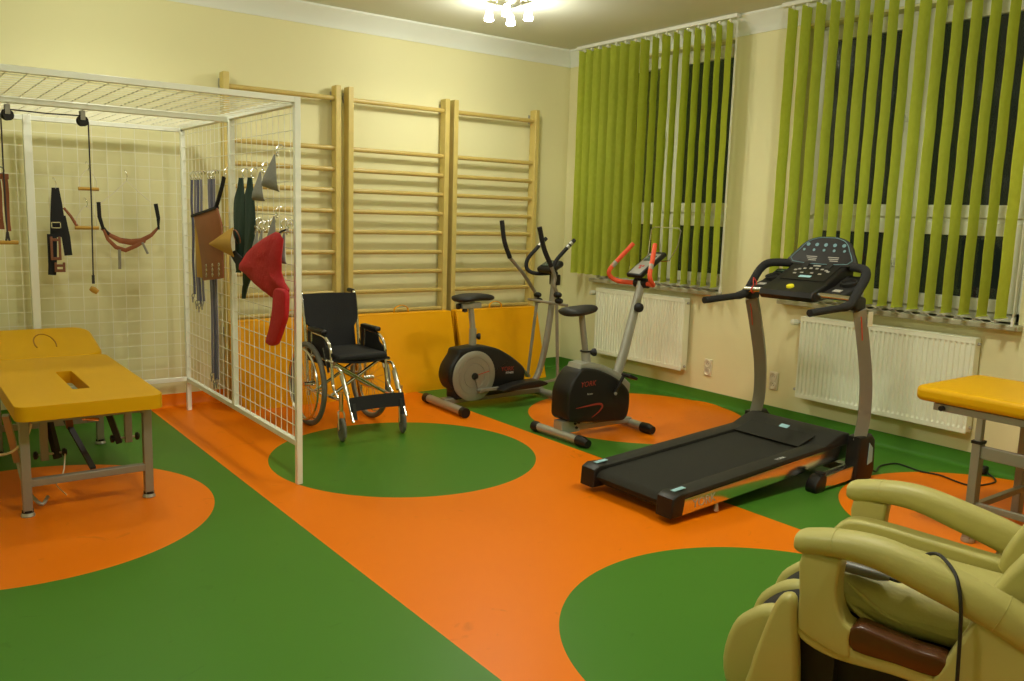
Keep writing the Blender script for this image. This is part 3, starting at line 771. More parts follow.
# ------------------------------------------------------------------ treatment couches
def pad(poly, z0, z1, mt, parent, name='cushion', bev=.022, hole=None):
    m = MB(); m.xy(poly, z0, z1, bev, 4); return m
def rrect(x0, x1, y0, y1, r, n=5):
    out = []
    for (cx, cy, a0) in ((x1-r,y1-r,0),(x0+r,y1-r,90),(x0+r,y0+r,180),(x1-r,y0+r,270)):
        for k in range(n+1):
            a = math.radians(a0+90*k/n); out.append((cx+r*math.cos(a), cy+r*math.sin(a)))
    return out
def couch_left():
    r = thing('treatment_couch', 'yellow padded treatment couch with face slot inside the white cage', 'treatment couch', (-4.77,-1.2,0))
    X0, X1, Y0, Y1 = -5.08, -4.425, -2.195, -.80
    z0, z1 = .50, .572
    # pad with a rectangular face slot: ring of boxes around the slot
    hx0, hx1, hy0, hy1 = -4.785, -4.705, -1.86, -1.32
    b = bmesh.new()
    outer = rrect(X0, X1, Y0, Y1, .06); 
    inner = rrect(hx0, hx1, hy0, hy1, .012, 2)
    vo = [b.verts.new((x,y,z0)) for x,y in outer]; vi = [b.verts.new((x,y,z0)) for x,y in inner]
    eo = [b.edges.new((vo[i],vo[(i+1)%len(vo)])) for i in range(len(vo))]; ei = [b.edges.new((vi[i],vi[(i+1)%len(vi)])) for i in range(len(vi))]
    bmesh.ops.triangle_fill(b, use_beauty=True, use_dissolve=False, edges=eo+ei, normal=(0,0,1))
    ex = bmesh.ops.extrude_face_region(b, geom=list(b.faces))
    vs = [g for g in ex['geom'] if isinstance(g, bmesh.types.BMVert)]
    for v in vs: v.co.z = z1
    bmesh.ops.recalc_face_normals(b, faces=b.faces)
    m = MB(); m._merge(b)
    obj('cushion', m, M_yvinyl, r, world=True, smooth=50, bevel=.028, bseg=4)
    # inclined head section
    P = [(-1.195,.515),(-1.195,.572),(-.78,.70),(-.775,.655)]
    b = bmesh.new()
    m2 = MB().xy(rrect(X0, X1, -.555, 0, .12, 8), 0, .068)
    ang = math.radians(12)
    Mx = Matrix.Translation((0,-.795,.504)) @ Matrix.Rotation(ang, 4, 'X') @ Matrix.Translation((0,.555,0))
    m2.xform(Mx); b.free()
    obj('head_cushion', m2, M_yvinyl, r, world=True, smooth=50, bevel=.022, bseg=4)
    # horseshoe breathing slot with removable plug, in the head section
    pts = []
    for k in range(15):
        a = math.radians(-25+230*k/14); pts.append(Mx @ Vector((-4.725+.060*math.cos(a), -.30+.17*math.sin(a), .0685)))
    obj('breathing_slot', MB().tube(pts, .0045, seg=6), M_seam, r, world=True, label='horseshoe-shaped slot outlined in the head cushion')
    # support frame
    m = MB()
    for x in (X0+.09, X1-.07): m.bar((x,Y0+.10,.482),(x,Y1+.05,.482),.03,.03)
    for y in (Y0+.12, -.90): m.bar((X0+.09,y,.482),(X1-.07,y,.482),.03,.03)
    for x in (X0+.12, X1-.10):
        p = Mx @ Vector((x,-.50,-.015)); q = Mx @ Vector((x,-.10,-.015)); m.bar(p, q, .028)
    obj('top_frame', m, M_steel, r, world=True)
    for (x,y) in ((-5.033,-2.035),(-4.478,-2.035),(-5.033,-.83),(-4.478,-.83)):
        zt = .485 if y < -1 else .49
        m = MB().bx(x-.021,x+.021,y-.021,y+.021,.025,zt)
        lg = obj('leg', m, M_steel, r, world=True, bevel=.003)
        f = MB().lathe([(.0,0),(.030,0),(.032,.006),(.027,.018),(.024,.026),(0,.026)],(x,y,0),(0,0,1),18)
        obj('foot_glide', f, M_silver, lg, world=True)
        f2 = MB().lathe([(.0,.020),(.0265,.020),(.0265,.032),(0,.032)],(x,y,0),(0,0,1),18)
        obj('foot_seal', f2, M_black, lg, world=True)
    obj('crossbar', MB().bar((-5.033,-2.035,.165),(-4.478,-2.035,.165),.040,.036), M_steel, r, world=True, bevel=.003)
    obj('crossbar', MB().bar((-5.033,-.83,.165),(-4.478,-.83,.165),.040,.036), M_steel, r, world=True, bevel=.003)
    m = MB(); m.bar((-5.033,-2.035,.45),(-5.033,-.83,.45),.03); m.bar((-4.478,-2.035,.45),(-4.478,-.83,.45),.03)
    obj('side_rail', m, M_steel, r, world=True)
    # prop struts and clamp knobs under the top
    for (p, q) in (((-4.62,-1.74,.47),(-4.555,-1.76,.235)),((-4.905,-1.80,.47),(-4.865,-1.84,.215))):
        obj('prop_strut', MB().bar(p, q, .032,.03), M_hood, r, world=True, bevel=.002)
    for (p, q) in (((-4.51,-1.76,.47),(-4.51,-1.76,.235)),((-4.925,-1.84,.47),(-4.925,-1.84,.215))):
        obj('prop_sleeve', MB().bar(p, q, .036,.032), M_steel, r, world=True, bevel=.002)
    for c in ((-4.59,-1.76,.262),(-4.465,-1.76,.262),(-4.965,-1.84,.245),(-4.835,-1.84,.245)):
        m = MB().lathe([(.006,-.012),(.020,-.008),(.022,.004),(.014,.012),(0,.012)], c, (1,0,0), 10)
        obj('clamp_knob', m, M_black, r, world=True)
    for (xa, xb, yy, z) in ((-4.59,-4.465,-1.76,.262),(-4.965,-4.835,-1.84,.245)): obj('clamp_bolt', MB().cyl((xa,yy,z),(xb,yy,z),.006,8), M_silver, r, world=True)
    m = MB(); m.bar((-4.80,-1.75,.47),(-4.79,-1.75,.345),.034,.02); m.bar((-4.68,-1.70,.47),(-4.685,-1.70,.36),.034,.02)
    obj('hinge_plate', m, M_terra, r, world=True, bevel=.002, label='reddish brown hinge plate')
    m = MB().cyl((-4.73,-1.65,.47),(-4.725,-1.80,.40),.016,12); m.cyl((-4.735,-1.80,.40),(-4.66,-1.80,.385),.009,8)
    obj('gas_spring', m, M_chrome, r, world=True)
    obj('brace', MB().bar((-4.80,-1.70,.38),(-4.735,-2.02,.19),.026,.014), M_hood, r, world=True)
    # cranked bar and pedal on the left
    m = MB(); m.bar((-5.09,-1.90,.48),(-5.035,-1.75,.20),.03,.02); m.tube(smooth_path([(-5.035,-1.75,.20),(-5.02,-1.85,.10),(-4.97,-1.97,.03),(-4.93,-1.93,.05)],5),.009,seg=8)
    obj('foot_lever', m, M_silver, r, world=True)
    m = MB(); m.tube(smooth_path([(-4.99,-2.0,.47),(-5.02,-2.0,.38),(-5.10,-1.95,.30),(-5.25,-1.9,.32)],5),.006,seg=6); m.tube(smooth_path([(-4.84,-1.9,.25),(-4.86,-1.95,.17),(-4.90,-2.0,.13),(-4.85,-1.95,.05)],5),.0035,seg=5)
    obj('cable', m, M_cordw, r, world=True)
couch_left()

def couch_right():
    r = thing('treatment_couch', 'height-adjustable yellow treatment couch by the wall at the right picture edge', 'treatment couch', (-.95,-5.2,0))
    X0, X1, Y0, Y1 = -1.385, -.725, -6.35, -4.42
    m = MB().xy(rrect(X0, X1, Y0, Y1, .06), .655, .728)
    obj('cushion', m, M_yvinyl, r, world=True, smooth=50, bevel=.024, bseg=4)
    m = MB()
    for x in (X0+.04, X1-.04): m.bar((x,Y0+.1,.635),(x,Y1-.10,.635),.03,.035)
    for y in (Y0+.15, Y1-.33): m.bar((X0+.04,y,.635),(X1-.04,y,.635),.03,.035)
    obj('top_frame', m, M_steel, r, world=True, bevel=.002)
    m = MB().bx(X0+.022,X0+.062,Y1-.19,Y1-.09,.622,.648); obj('end_cap', MB().lathe([(0,0),(.013,0),(.013,.02),(0,.02)],(X0+.018,Y1-.15,.635),(-1,0,0),10), M_black, r, world=True)
    for (x, y) in ((-1.34,-4.745),(-.76,-4.72),(-1.34,-6.1),(-.76,-6.1)):
        lg = obj('leg', MB().bx(x-.027,x+.027,y-.02,y+.02,.022,.505), M_steel, r, world=True, bevel=.003)
        obj('telescopic_tube', MB().bx(x-.018,x+.018,y-.014,y+.014,.49,.63), M_silver, lg, world=True, bevel=.002)
        obj('collar', MB().bx(x-.030,x+.030,y-.023,y+.023,.495,.509), M_black, lg, world=True)
        obj('foot_glide', MB().lathe([(0,0),(.031,0),(.033,.01),(.029,.025),(0,.025)],(x,y,0),(0,0,1),16), M_silver, lg, world=True)
    for y in (-4.745,-6.1):
        obj('crossbar', MB().bar((-1.31,y,.175),(-.78,y,.175),.028,.03), M_steel, r, world=True, bevel=.003)
    for x in (-1.34,-.76):
        obj('side_rail', MB().bar((x,-4.76,.455),(x,-6.1,.455),.030,.06), M_steel, r, world=True, bevel=.003)
        obj('side_rail', MB().bar((x,-4.76,.19),(x,-6.1,.19),.024,.03), M_steel, r, world=True, bevel=.003)
    m = MB().bx(-1.18,-1.02,-5.15,-5.00,.50,.62); m.bar((-1.10,-5.1,.56),(-1.10,-5.9,.30),.05)
    obj('lift_actuator', m, M_hood, r, world=True, bevel=.006)
    m = MB().bar((-1.19,-4.93,.545),(-.95,-4.93,.545),.024,.03); obj('actuator_bar', m, M_steel, r, world=True)
couch_right()

# ------------------------------------------------------------------ wheelchair
def wheelchair():
    Xc = -2.922; r = thing('wheelchair', 'folding wheelchair with black fabric seat and chrome frame facing the room', 'wheelchair', (Xc,-1.15,0))
    hw = .241; ya = -1.02; R = .298
    for s in (-1, 1):
        x = Xc+s*hw
        w = obj('wheel', MB().ring((x,ya,R),(1,0,0),R-.018,.0185,48,10), M_tyre, r, world=True, label='large rear wheel with grey tyre')
        m = MB().ring((x,ya,R),(1,0,0),R-.032,.008,44,6); obj('wheel_rim', m, M_silver, w, world=True)
        m = MB().ring((x+s*.035,ya,R),(1,0,0),R-.05,.0085,44,8)
        for k in range(6):
            a = 2*PI*k/6; m.tube([(x+s*.035,ya+(R-.05)*math.cos(a),R+(R-.05)*math.sin(a)),(x,ya+(R-.034)*math.cos(a),R+(R-.034)*math.sin(a))],.004,seg=5)
        obj('push_rim', m, M_chrome, w, world=True)
        m = MB()
        for k in range(24):
            a = 2*PI*k/24; b = a+(.35 if k%2 else -.35)
            m.tube([(x+s*(.018 if k%4<2 else -.012),ya+.02*math.cos(b),R+.02*math.sin(b)),(x,ya+(R-.034)*math.cos(a),R+(R-.034)*math.sin(a))],.0013,seg=4)
        obj('spokes', m, M_chrome, w, world=True)
        obj('hub', MB().cyl((x-s*.05,ya,R),(x+s*.03,ya,R),.018,14), M_chrome, w, world=True)
        # caster
        cx, cy, cr = Xc+s*.227, -1.545, .078
        c = obj('caster_wheel', MB().lathe([(0,-.010),(.030,-.009),(.050,-.006),(.058,-.010),(cr-.006,-.011),(cr,-.005),(cr,.005),(cr-.006,.011),(.058,.010),(.050,.006),(.030,.009),(0,.010)],(cx,cy,cr),(1,-.27 if s > 0 else -.15,0),26), M_tyre, r, world=True)
        m = MB()
        for d in (-1,1): m.tube(smooth_path([(cx+d*.021,cy,cr),(cx+d*.021,cy+.012,cr+.09),(cx+d*.016,cy+.022,cr+.118),(cx,cy+.026,cr+.124)],4),.0065,seg=6)
        m.cyl((cx,cy+.026,cr+.12),(cx,cy+.026,cr+.165),.010,10); m.cyl((cx-.026,cy,cr),(cx+.026,cy,cr),.007,8)
        obj('fork', m, M_chrome, c, world=True)
        # side frame
        fx = Xc+s*.205; m = MB()
        m.tube(smooth_path([(fx,-.955,.20),(fx,-.93,.40),(fx,-.905,.60),(fx,-.875,.78),(fx,-.845,.90),(fx,-.81,.922),(fx,-.76,.925)],5),.0115,seg=10)
        m.tube([(fx,-.95,.50),(fx,-1.38,.50)],.0115,seg=10)
        m.tube([(fx,-.95,.245),(fx,-1.50,.262)],.011,seg=10)
        m.tube(smooth_path([(fx,-1.04,.663),(fx,-1.20,.655),(fx,-1.265,.635),(fx,-1.315,.59),(fx,-1.335,.50),(fx,-1.36,.34),(fx,-1.44,.27)],5),.0105,seg=10)
        m.tube([(fx,-1.02,.68),(fx,-1.02,.28)],.0105,seg=10)
        m.cyl((Xc+s*.222,-1.519,.20),(Xc+s*.222,-1.519,.33),.015,12)
        obj('side_frame', m, M_chrome, r, world=True)
        gm = MB().tube([(fx,-.82,.921),(fx,-.79,.925),(fx,-.745,.925)],[.016,.017,.017],seg=12); obj('push_grip', gm, M_black, r, world=True)
        am = MB().rbox((fx,-1.10,.684),(.052,.24,.034),.014,3); obj('armrest', am, M_black, r, world=True)
        sk = MB().yz([(-.94,.668),(-1.20,.668),(-1.24,.60),(-1.34,.555),(-1.34,.455),(-.96,.455)], fx-.006, fx+.006, .003); obj('side_panel', sk, M_fabric, r, world=True)
        # footrest hanger
        m = MB(); hx = Xc+s*.196
        m.tube(smooth_path([(fx,-1.37,.47),(fx-s*.0,-1.42,.475),(hx,-1.48,.44),(hx,-1.55,.32),(hx-s*.0,-1.65,.145)],5),.0105,seg=10)
        m.tube([(hx,-1.475,.43),(hx-s*.005,-1.55,.31)],.018,seg=10)
        obj('footrest_hanger', m, M_chrome, r, world=True)
        m = MB().yz([(-1.630,.16),(-1.645,.16),(-1.615,.26),(-1.60,.26)], hx-s*.012, hx-s*.032); obj('folded_footplate', m, M_hood, r, world=True)
        m = MB(); m.bar((fx+s*.005,-1.30,.42),(fx+s*.005,-1.22,.58),.014,.010); obj('brake_lever', m, M_chrome, r, world=True)
    m = MB().tube([(Xc-.205,-1.06,.25),(Xc+.195,-1.06,.495)],.0115,seg=10); m.tube([(Xc+.205,-1.085,.25),(Xc-.195,-1.085,.495)],.0115,seg=10)
    m.tube([(Xc-.205,-1.30,.25),(Xc+.195,-1.30,.495)],.0115,seg=10); m.tube([(Xc+.205,-1.325,.25),(Xc-.195,-1.325,.495)],.0115,seg=10)
    obj('cross_brace', m, M_chrome, r, world=True)
    # seat and back
    rows = [[(Xc-.20+.40*i/8, -.93-.47*j/5, .515-.018*math.sin(PI*i/8)) for i in range(9)] for j in range(6)]
    obj('seat', MB().quadsheet(rows,.012), M_fabric, r, world=True, smooth=60)
    obj('seat_cushion', MB().rbox((Xc,-1.18,.525),(.375,.44,.045),.018,3), M_fabric, r, world=True)
    rows = []
    for j in range(9):
        t = j/8; z = .53+.385*t; y = -.925+.085*t; w = .20+ (0.006 if t > .5 else 0)
        if t < .45: w = .168
        rows.append([(Xc-w+2*w*i/8, y-.020+.045*math.sin(PI*i/8), z) for i in range(9)])
    obj('backrest', MB().quadsheet(rows,.014), M_fabric, r, world=True, smooth=60)
    # calf strap
    rows = [[(Xc-.20+.40*i/8, -1.60+.025*math.sin(PI*i/8)-.03*j/2, .300-.088*j/2) for i in range(9)] for j in range(3)]
    obj('calf_strap', MB().quadsheet(rows,.006), M_fabric, r, world=True, smooth=60)
wheelchair()

# ------------------------------------------------------------------ elliptical trainer
def elliptical():
    r = thing('elliptical_trainer', 'black and silver elliptical trainer with seat and silver flywheel disc', 'exercise machine', (-1.55,-1.06,0))
    Y = -1.06
    m = MB().tube([(-2.060,-.84,.042),(-2.080,-1.375,.042)],.033,seg=18); st = obj('rear_stabilizer', m, M_silver, r, world=True)
    for (a, b) in (((-2.058,-.79,.040),(-2.060,-.85,.040)),((-2.080,-1.365,.040),(-2.082,-1.415,.040))):
        obj('end_cap', MB().tube([a,b],.038,seg=18), M_black, st, world=True)
    m = MB().tube([(-1.10,-.80,.045),(-1.10,-1.33,.045)],.032,seg=18); st = obj('front_stabilizer', m, M_silver, r, world=True)
    for (a, b) in (((-1.10,-.77,.045),(-1.10,-.81,.045)),((-1.10,-1.32,.045),(-1.10,-1.36,.045))):
        obj('end_cap', MB().tube([a,b],.037,seg=18), M_black, st, world=True)
    m = MB().bar((-2.07,Y,.062),(-1.08,Y,.062),.07,.045); m.bar((-1.32,Y,.085),(-1.10,Y,.10),.06,.03)
    obj('base_beam', m, M_steel, r, world=True, bevel=.006)
    poly = smooth2([(-2.065,.25),(-2.05,.34),(-1.99,.425),(-1.97,.47),(-1.90,.478),(-1.77,.487),(-1.62,.462),(-1.50,.405),(-1.40,.34),(-1.325,.275),(-1.32,.22),(-1.335,.15),(-1.38,.095),(-1.60,.08),(-1.93,.075),(-1.985,.08),(-1.99,.14),(-2.03,.17)],3)
    obj('flywheel_housing', MB().xz(poly, Y-.085, Y+.085, .022, 3), M_black, r, world=True, smooth=45)
    cx, cz, yf = -1.835, .255, Y-.085
    d = obj('flywheel_disc', MB().lathe([(0,-.01),(.198,-.01),(.200,.006),(.192,.012),(.150,.012),(.147,.008),(.144,.012),(.100,.012),(.097,.008),(.094,.012),(.03,.012),(0,.012)],(cx,yf,cz),(0,-1,0),48), M_discs, r, world=True)
    obj('hub_cap', MB().lathe([(0,0),(.028,0),(.026,.016),(0,.020)],(cx,yf-.010,cz),(0,-1,0),20), M_black, r, world=True)
    obj('red_pointer', MB().bar((cx+.035,yf-.013,cz+.010),(cx+.14,yf-.013,cz+.03),.002,.006), M_redink, d, world=True)
    lettering('red_lettering','YORK',.048, frame((-1.505,yf-.001,.285),(1,0,-.02),(0,0,1)), M_darkred, r, .001)
    lettering('white_lettering','FITNESS',.022, frame((-1.485,yf-.001,.252),(1,0,-.02),(0,0,1)), M_whiteink, r, .001)
    # pedals with cranks
    for (yy, zc, k) in ((-1.235,.145,1),(-.90,.22,-1)):
        m = MB(); prof = [(-1.64,zc-.01),(-1.62,zc+.012),(-1.48,zc+.040),(-1.29,zc+.048),(-1.22,zc+.03),(-1.20,zc+.012),(-1.28,zc-.004),(-1.48,zc-.008)]
        m.xz(smooth2(prof,3), yy-.06, yy+.06, .006)
        p = obj('pedal', m, M_black, r, world=True)
        m = MB(); m.bar((-1.79,yy+k*.05,zc-.0),(-1.20,yy+k*.05,zc+.0),.028,.022); m.tube([(-1.80,yy+k*.10,zc-.005),(-1.80,yy+k*.03,zc-.005)],.014,seg=10)
        obj('pedal_arm', m, M_steel, p, world=True)
        yy2 = Y-k*.097
        m = MB(); m.bar((cx,yy2,cz),(-1.80 if k>0 else -1.74,yy2,zc),.03,.012); m.cyl((-1.80 if k>0 else -1.74,yy2,zc),(-1.80 if k>0 else -1.74,yy2-k*.05,zc),.012,10)
        obj('crank', m, M_steel, r, world=True)
        # swing arm
        ysw = -1.30 if k > 0 else -.80; xo = 0
        if k > 0: lo, piv, mid, g0, g1 = (-1.105,.19), (-1.145,.82), (-1.148,.90), (-1.215,1.12), (-1.35,1.43)
        else: lo, piv, mid, g0, g1 = (-1.03,.13), (-.955,.77), (-1.01,.90), (-1.26,1.16), (-1.355,1.47)
        m = MB(); m.tube([(lo[0],ysw,lo[1]),(piv[0],ysw,piv[1])],.0135,seg=12)
        sw = obj('swing_arm', m, M_steel, r, world=True)
        if k > 0: up = [(piv[0],ysw,piv[1]),(mid[0]-.0,ysw,mid[1]),(mid[0]-.035,ysw,mid[1]+.07),(-1.175,ysw,1.03),(g0[0],ysw,g0[1])]
        else: up = [(piv[0],ysw,piv[1]-.02),(-.975,ysw,.85),(mid[0],ysw,mid[1]),(-1.12,ysw,1.03),(g0[0],ysw,g0[1])]
        obj('upper_lever', MB().tube(smooth_path(up,5),.015,seg=12), M_steel, sw, world=True)
        gp = [(g0[0],ysw,g0[1]),((g0[0]*.55+g1[0]*.45)-.02,ysw,g0[1]*.55+g1[1]*.45),(g1[0],ysw,g1[1])]
        obj('foam_grip', MB().tube(smooth_path(gp,5),.0195,seg=12), M_foam, sw, world=True)
        m = MB(); 
        for (dx, dz) in ((-.03,.10),(.02,.03)):
            m.lathe([(0,-.03),(.020,-.028),(.024,-.015),(.024,.015),(.016,.03),(0,.03)], (piv[0]+dx*.3,ysw-.02,piv[1]+dz*.7), (.3,-1,0), 14)
        obj('knob', m, M_black, sw, world=True)
        m = MB().lathe([(0,-.022),(.015,-.022),(.015,.022),(0,.022)], (lo[0],ysw,lo[1]), (0,1,0), 12); m.bar((lo[0],ysw,lo[1]),(-1.20,yy+k*.05,zc+.0),.020,.02)
        obj('linkage', m, M_steel, sw, world=True)
    obj('pivot_shaft', MB().cyl((-1.04,-.79,.80),(-1.04,-1.31,.80),.012,12), M_steel, r, world=True)
    m = MB().tube(smooth_path([(-1.21,Y,.08),(-1.12,Y,.20),(-1.055,Y,.42),(-1.01,Y,.70),(-.985,Y,.95),(-.985,Y,1.09)],5),.029,seg=14,flat=(1,.85))
    obj('mast', m, M_steel, r, world=True)
    # console and fixed handlebar
    m = MB().rbox((-1.03,Y,1.10),(.16,.20,.055),.026,3, Matrix.Rotation(math.radians(-28),3,'Y'))
    c = obj('console', m, M_black, r, world=True)
    obj('console_screen', MB().rbox((-1.045,Y,1.128),(.09,.12,.010),.004,2, Matrix.Rotation(math.radians(-28),3,'Y')), M_screen, c, world=True)
    m = MB()
    for s in (-1,1):
        pts = smooth_path([(-.98,Y+s*.02,1.045),(-1.08,Y+s*.13,1.035),(-1.135,Y+s*.18,1.07),(-1.13,Y+s*.185,1.15),(-1.04,Y+s*.185,1.24),(-.935,Y+s*.185,1.33)],5)
        m.tube(pts,.0165,seg=12)
    obj('fixed_handlebar', m, M_foam, r, world=True)
    m = MB()
    for s in (-1,1):
        for t in (.25,.55): 
            p = Vector((-1.04,Y+s*.185,1.24)).lerp(Vector((-.935,Y+s*.185,1.33)), t); q = p+Vector((.02,0,.018))
            m.tube([p,q],.0178,seg=12)
    obj('pulse_sensor', m, M_silver, r, world=True)
    obj('mast_joint', MB().rbox((-.975,Y,.99),(.06,.09,.09),.012), M_black, r, world=True)
    # seat
    m = MB(); n = 12; sp = [(-1.965,.035,.022),(-1.945,.105,.03),(-1.89,.125,.036),(-1.83,.105,.036),(-1.76,.058,.034),(-1.68,.040,.032),(-1.62,.030,.026),(-1.59,.012,.012)]
    rings = []
    for (x, w, h) in sp:
        rings.append([m.bm.verts.new(Vector((x, -1.05+w*math.sin(2*PI*k/n), .862+.006*math.cos((x+1.78)*14)+h*math.cos(2*PI*k/n)*(1 if math.cos(2*PI*k/n) > 0 else .9)))) for k in range(n)])
    for i in range(len(rings)-1):
        for k in range(n): m.bm.faces.new((rings[i][k],rings[i][(k+1)%n],rings[i+1][(k+1)%n],rings[i+1][k]))
    m.bm.faces.new(rings[0]); m.bm.faces.new(rings[-1])
    obj('saddle', m, M_hood, r, world=True, subsurf=1, smooth=80)
    m = MB().bx(-1.915,-1.735,-1.085,-1.015,.782,.826); m.cyl((-1.80,-1.05,.82),(-1.80,-1.05,.84),.02,12)
    obj('seat_slider', m, M_silver, r, world=True, bevel=.004)
    m = MB().lathe([(0,0),(.022,0),(.024,.02),(0,.025)], (-1.92,-1.05,.80), (-1,0,0), 14); obj('adjust_knob', m, M_black, r, world=True)
    obj('adjust_knob', MB().lathe([(0,0),(.02,0),(.024,.02),(0,.028)], (-1.87,-1.05,.778), (0,0,-1), 12), M_black, r, world=True)
    obj('adjust_knob', MB().lathe([(0,0),(.012,0),(.026,.02),(.026,.035),(0,.04)], (-1.768,-1.06,.555), (1,-.4,0), 14), M_black, r, world=True)
    obj('seat_post', MB().tube([(-1.79,-1.05,.45),(-1.79,-1.05,.62)],.030,seg=16), M_silver, r, world=True)
    obj('inner_seat_post', MB().tube([(-1.79,-1.05,.60),(-1.815,-1.05,.79)],.023,seg=16), M_silver, r, world=True)
elliptical()

# ------------------------------------------------------------------ upright exercise bike
def bike():
    Y = -2.225
    r = thing('exercise_bike', 'upright exercise bike with black body and orange-red foam handlebar', 'exercise bike', (-1.52,Y,0))
    for (x0, x1, ya, yb, nm) in ((-1.862,-1.852,-1.995,-2.475,'rear_stabilizer'),(-1.175,-1.20,-2.02,-2.43,'front_stabilizer')):
        st = obj(nm, MB().tube([(x0,ya,.038),(x1,yb,.038)],.030,seg=16), M_silver, r, world=True)
        for (xx, y0, y1) in ((x0,ya+.035,ya-.035),(x1,yb+.05,yb-.055)):
            obj('end_cap', MB().tube([(xx,y0,.037),(xx,(y0+y1)/2,.037),(xx,y1,.034)],[.036,.038,.028],seg=14), M_black, st, world=True)
    poly = smooth2([(-1.855,.28),(-1.85,.35),(-1.80,.44),(-1.745,.49),(-1.67,.49),(-1.56,.465),(-1.41,.40),(-1.30,.315),(-1.275,.25),(-1.28,.15),(-1.31,.095),(-1.38,.088),(-1.58,.105),(-1.78,.125),(-1.835,.14),(-1.857,.18)],3)
    obj('body_shell', MB().xz(poly, Y-.095, Y+.095, .018, 3), M_black, r, world=True, smooth=45)
    poly2 = [(-1.745,.485),(-1.67,.488),(-1.56,.463),(-1.41,.398),(-1.30,.31),(-1.262,.28),(-1.255,.345),(-1.37,.435),(-1.53,.502),(-1.66,.528),(-1.73,.522)]
    obj('top_cover', MB().xz(poly2, Y-.07, Y+.07, .006), M_silver, r, world=True)
    # silver lower frame
    m = MB().xz([(-1.865,.13),(-1.70,.13),(-1.70,.045),(-1.80,.045),(-1.865,.05)], Y-.045, Y+.045, .004)
    obj('rear_support', m, M_silver, r, world=True)
    m = MB(); m.bar((-1.80,Y,.065),(-1.18,Y,.06),.05,.035); m.bar((-1.72,Y,.075),(-1.30,Y,.14),.045,.03)
    obj('lower_frame', m, M_silver, r, world=True, bevel=.004)
    m = MB()
    for (x,z) in ((-1.75,.105),(-1.735,.075),(-1.72,.11)): m.cyl((x,Y-.045,z),(x,Y-.056,z),.009,8)
    obj('bolt', m, M_blackm, r, world=True)
    lettering('red_lettering','YORK',.052, frame((-1.685,Y-.0955,.385),(1,0,.02),(0,0,1)), M_darkred, r, .001, shear=.2)
    lettering('white_lettering','fitness',.020, frame((-1.665,Y-.0955,.315),(1,0,.02),(0,0,1)), M_greyink, r, .001)
    pts = smooth_path([(-1.79,Y-.096,.225),(-1.68,Y-.096,.232),(-1.575,Y-.096,.235),(-1.545,Y-.096,.215),(-1.575,Y-.096,.18),(-1.64,Y-.096,.145)],5)
    rs = [.002+.006*math.sin(PI*min(1,i/(len(pts)-1)*1.0)) for i in range(len(pts))]
    obj('red_swoosh', MB().tube(pts, rs, seg=6, flat=(1,.15)), M_darkred, r, world=True)
    # cranks and pedals
    for (s, a) in ((-1,math.radians(60)),(1,math.radians(240))):
        yy = Y+s*.112; c0 = Vector((-1.45,yy,.30)); c1 = c0+Vector((.145*math.cos(a),s*.012,.145*math.sin(a)))
        c = obj('crank', MB().bar(c0, c1, .026,.014), M_black, r, world=True, bevel=.003)
        if s < 0:
            obj('crank_bolt', MB().lathe([(0,0),(.013,0),(.011,.006),(0,.008)],(-1.45,yy-.010,.30),(0,-1,0),12), M_silver, c, world=True)
        p = MB().rbox((c1.x,c1.y+s*.055,c1.z),(.085,.09,.024),.008,2, Matrix.Rotation(.4,3,'Y'))
        obj('pedal', p, M_black, r, world=True)
    # seat post, saddle
    obj('seat_sleeve', MB().tube([(-1.625,Y,.50),(-1.64,Y,.60)],.032,seg=16), M_silver, r, world=True)
    obj('seat_post', MB().tube([(-1.635,Y,.57),(-1.69,Y,.86)],.022,seg=16), M_steel, r, world=True)
    obj('adjust_knob', MB().lathe([(0,0),(.010,0),(.028,.022),(.028,.04),(0,.046)], (-1.605,Y-.01,.585), (1,-.3,.1), 14), M_black, r, world=True)
    obj('sleeve_collar', MB().ring((-1.64,Y,.598),(0,0,1),.033,.006,20,6), M_black, r, world=True)
    m = MB(); n = 12; sp = [(-1.85,.045,.018),(-1.83,.100,.030),(-1.78,.115,.034),(-1.72,.095,.036),(-1.67,.062,.038),(-1.61,.045,.034),(-1.57,.034,.026),(-1.55,.014,.012)]
    rings = []
    for (x, w, h) in sp:
        rings.append([m.bm.verts.new(Vector((x, Y+w*math.sin(2*PI*k/n), .884+(x+1.70)*.06+h*math.cos(2*PI*k/n)))) for k in range(n)])
    for i in range(len(rings)-1):
        for k in range(n): m.bm.faces.new((rings[i][k],rings[i][(k+1)%n],rings[i+1][(k+1)%n],rings[i+1][k]))
    m.bm.faces.new(rings[0]); m.bm.faces.new(rings[-1])
    obj('saddle', m, M_hood, r, world=True, subsurf=1, smooth=80)
    # mast
    m = MB().tube([(-1.345,Y,.36),(-1.27,Y,.56),(-1.185,Y,.86),(-1.125,Y,1.07)],[.034,.034,.031,.030],seg=16,flat=(1.15,.9))
    obj('mast', m, M_silver, r, world=True)
    m = MB().lathe([(0,0),(.014,0),(.034,.018),(.034,.04),(.02,.05),(0,.05)], (-1.175,Y-.02,.885), (-.5,-1,.1), 16)
    obj('tension_knob', m, M_black, r, world=True)
    # console
    R = Matrix.Rotation(math.radians(-33),3,'Y') 
    c = Vector((-1.085,Y,1.19)); 
    con = obj('console', MB().rbox(c,(.30,.15,.035),.012,3,R), M_black, r, world=True)
    up = R @ Vector((0,0,1)); ax = R @ Vector((1,0,0))
    obj('console_face', MB().rbox(c+up*.016-ax*.01,(.255,.112,.008),.004,2,R), M_greyp, con, world=True)
    obj('console_screen', MB().rbox(c+up*.020+ax*.055,(.070,.085,.005),.002,2,R), M_screen, con, world=True)
    m = MB()
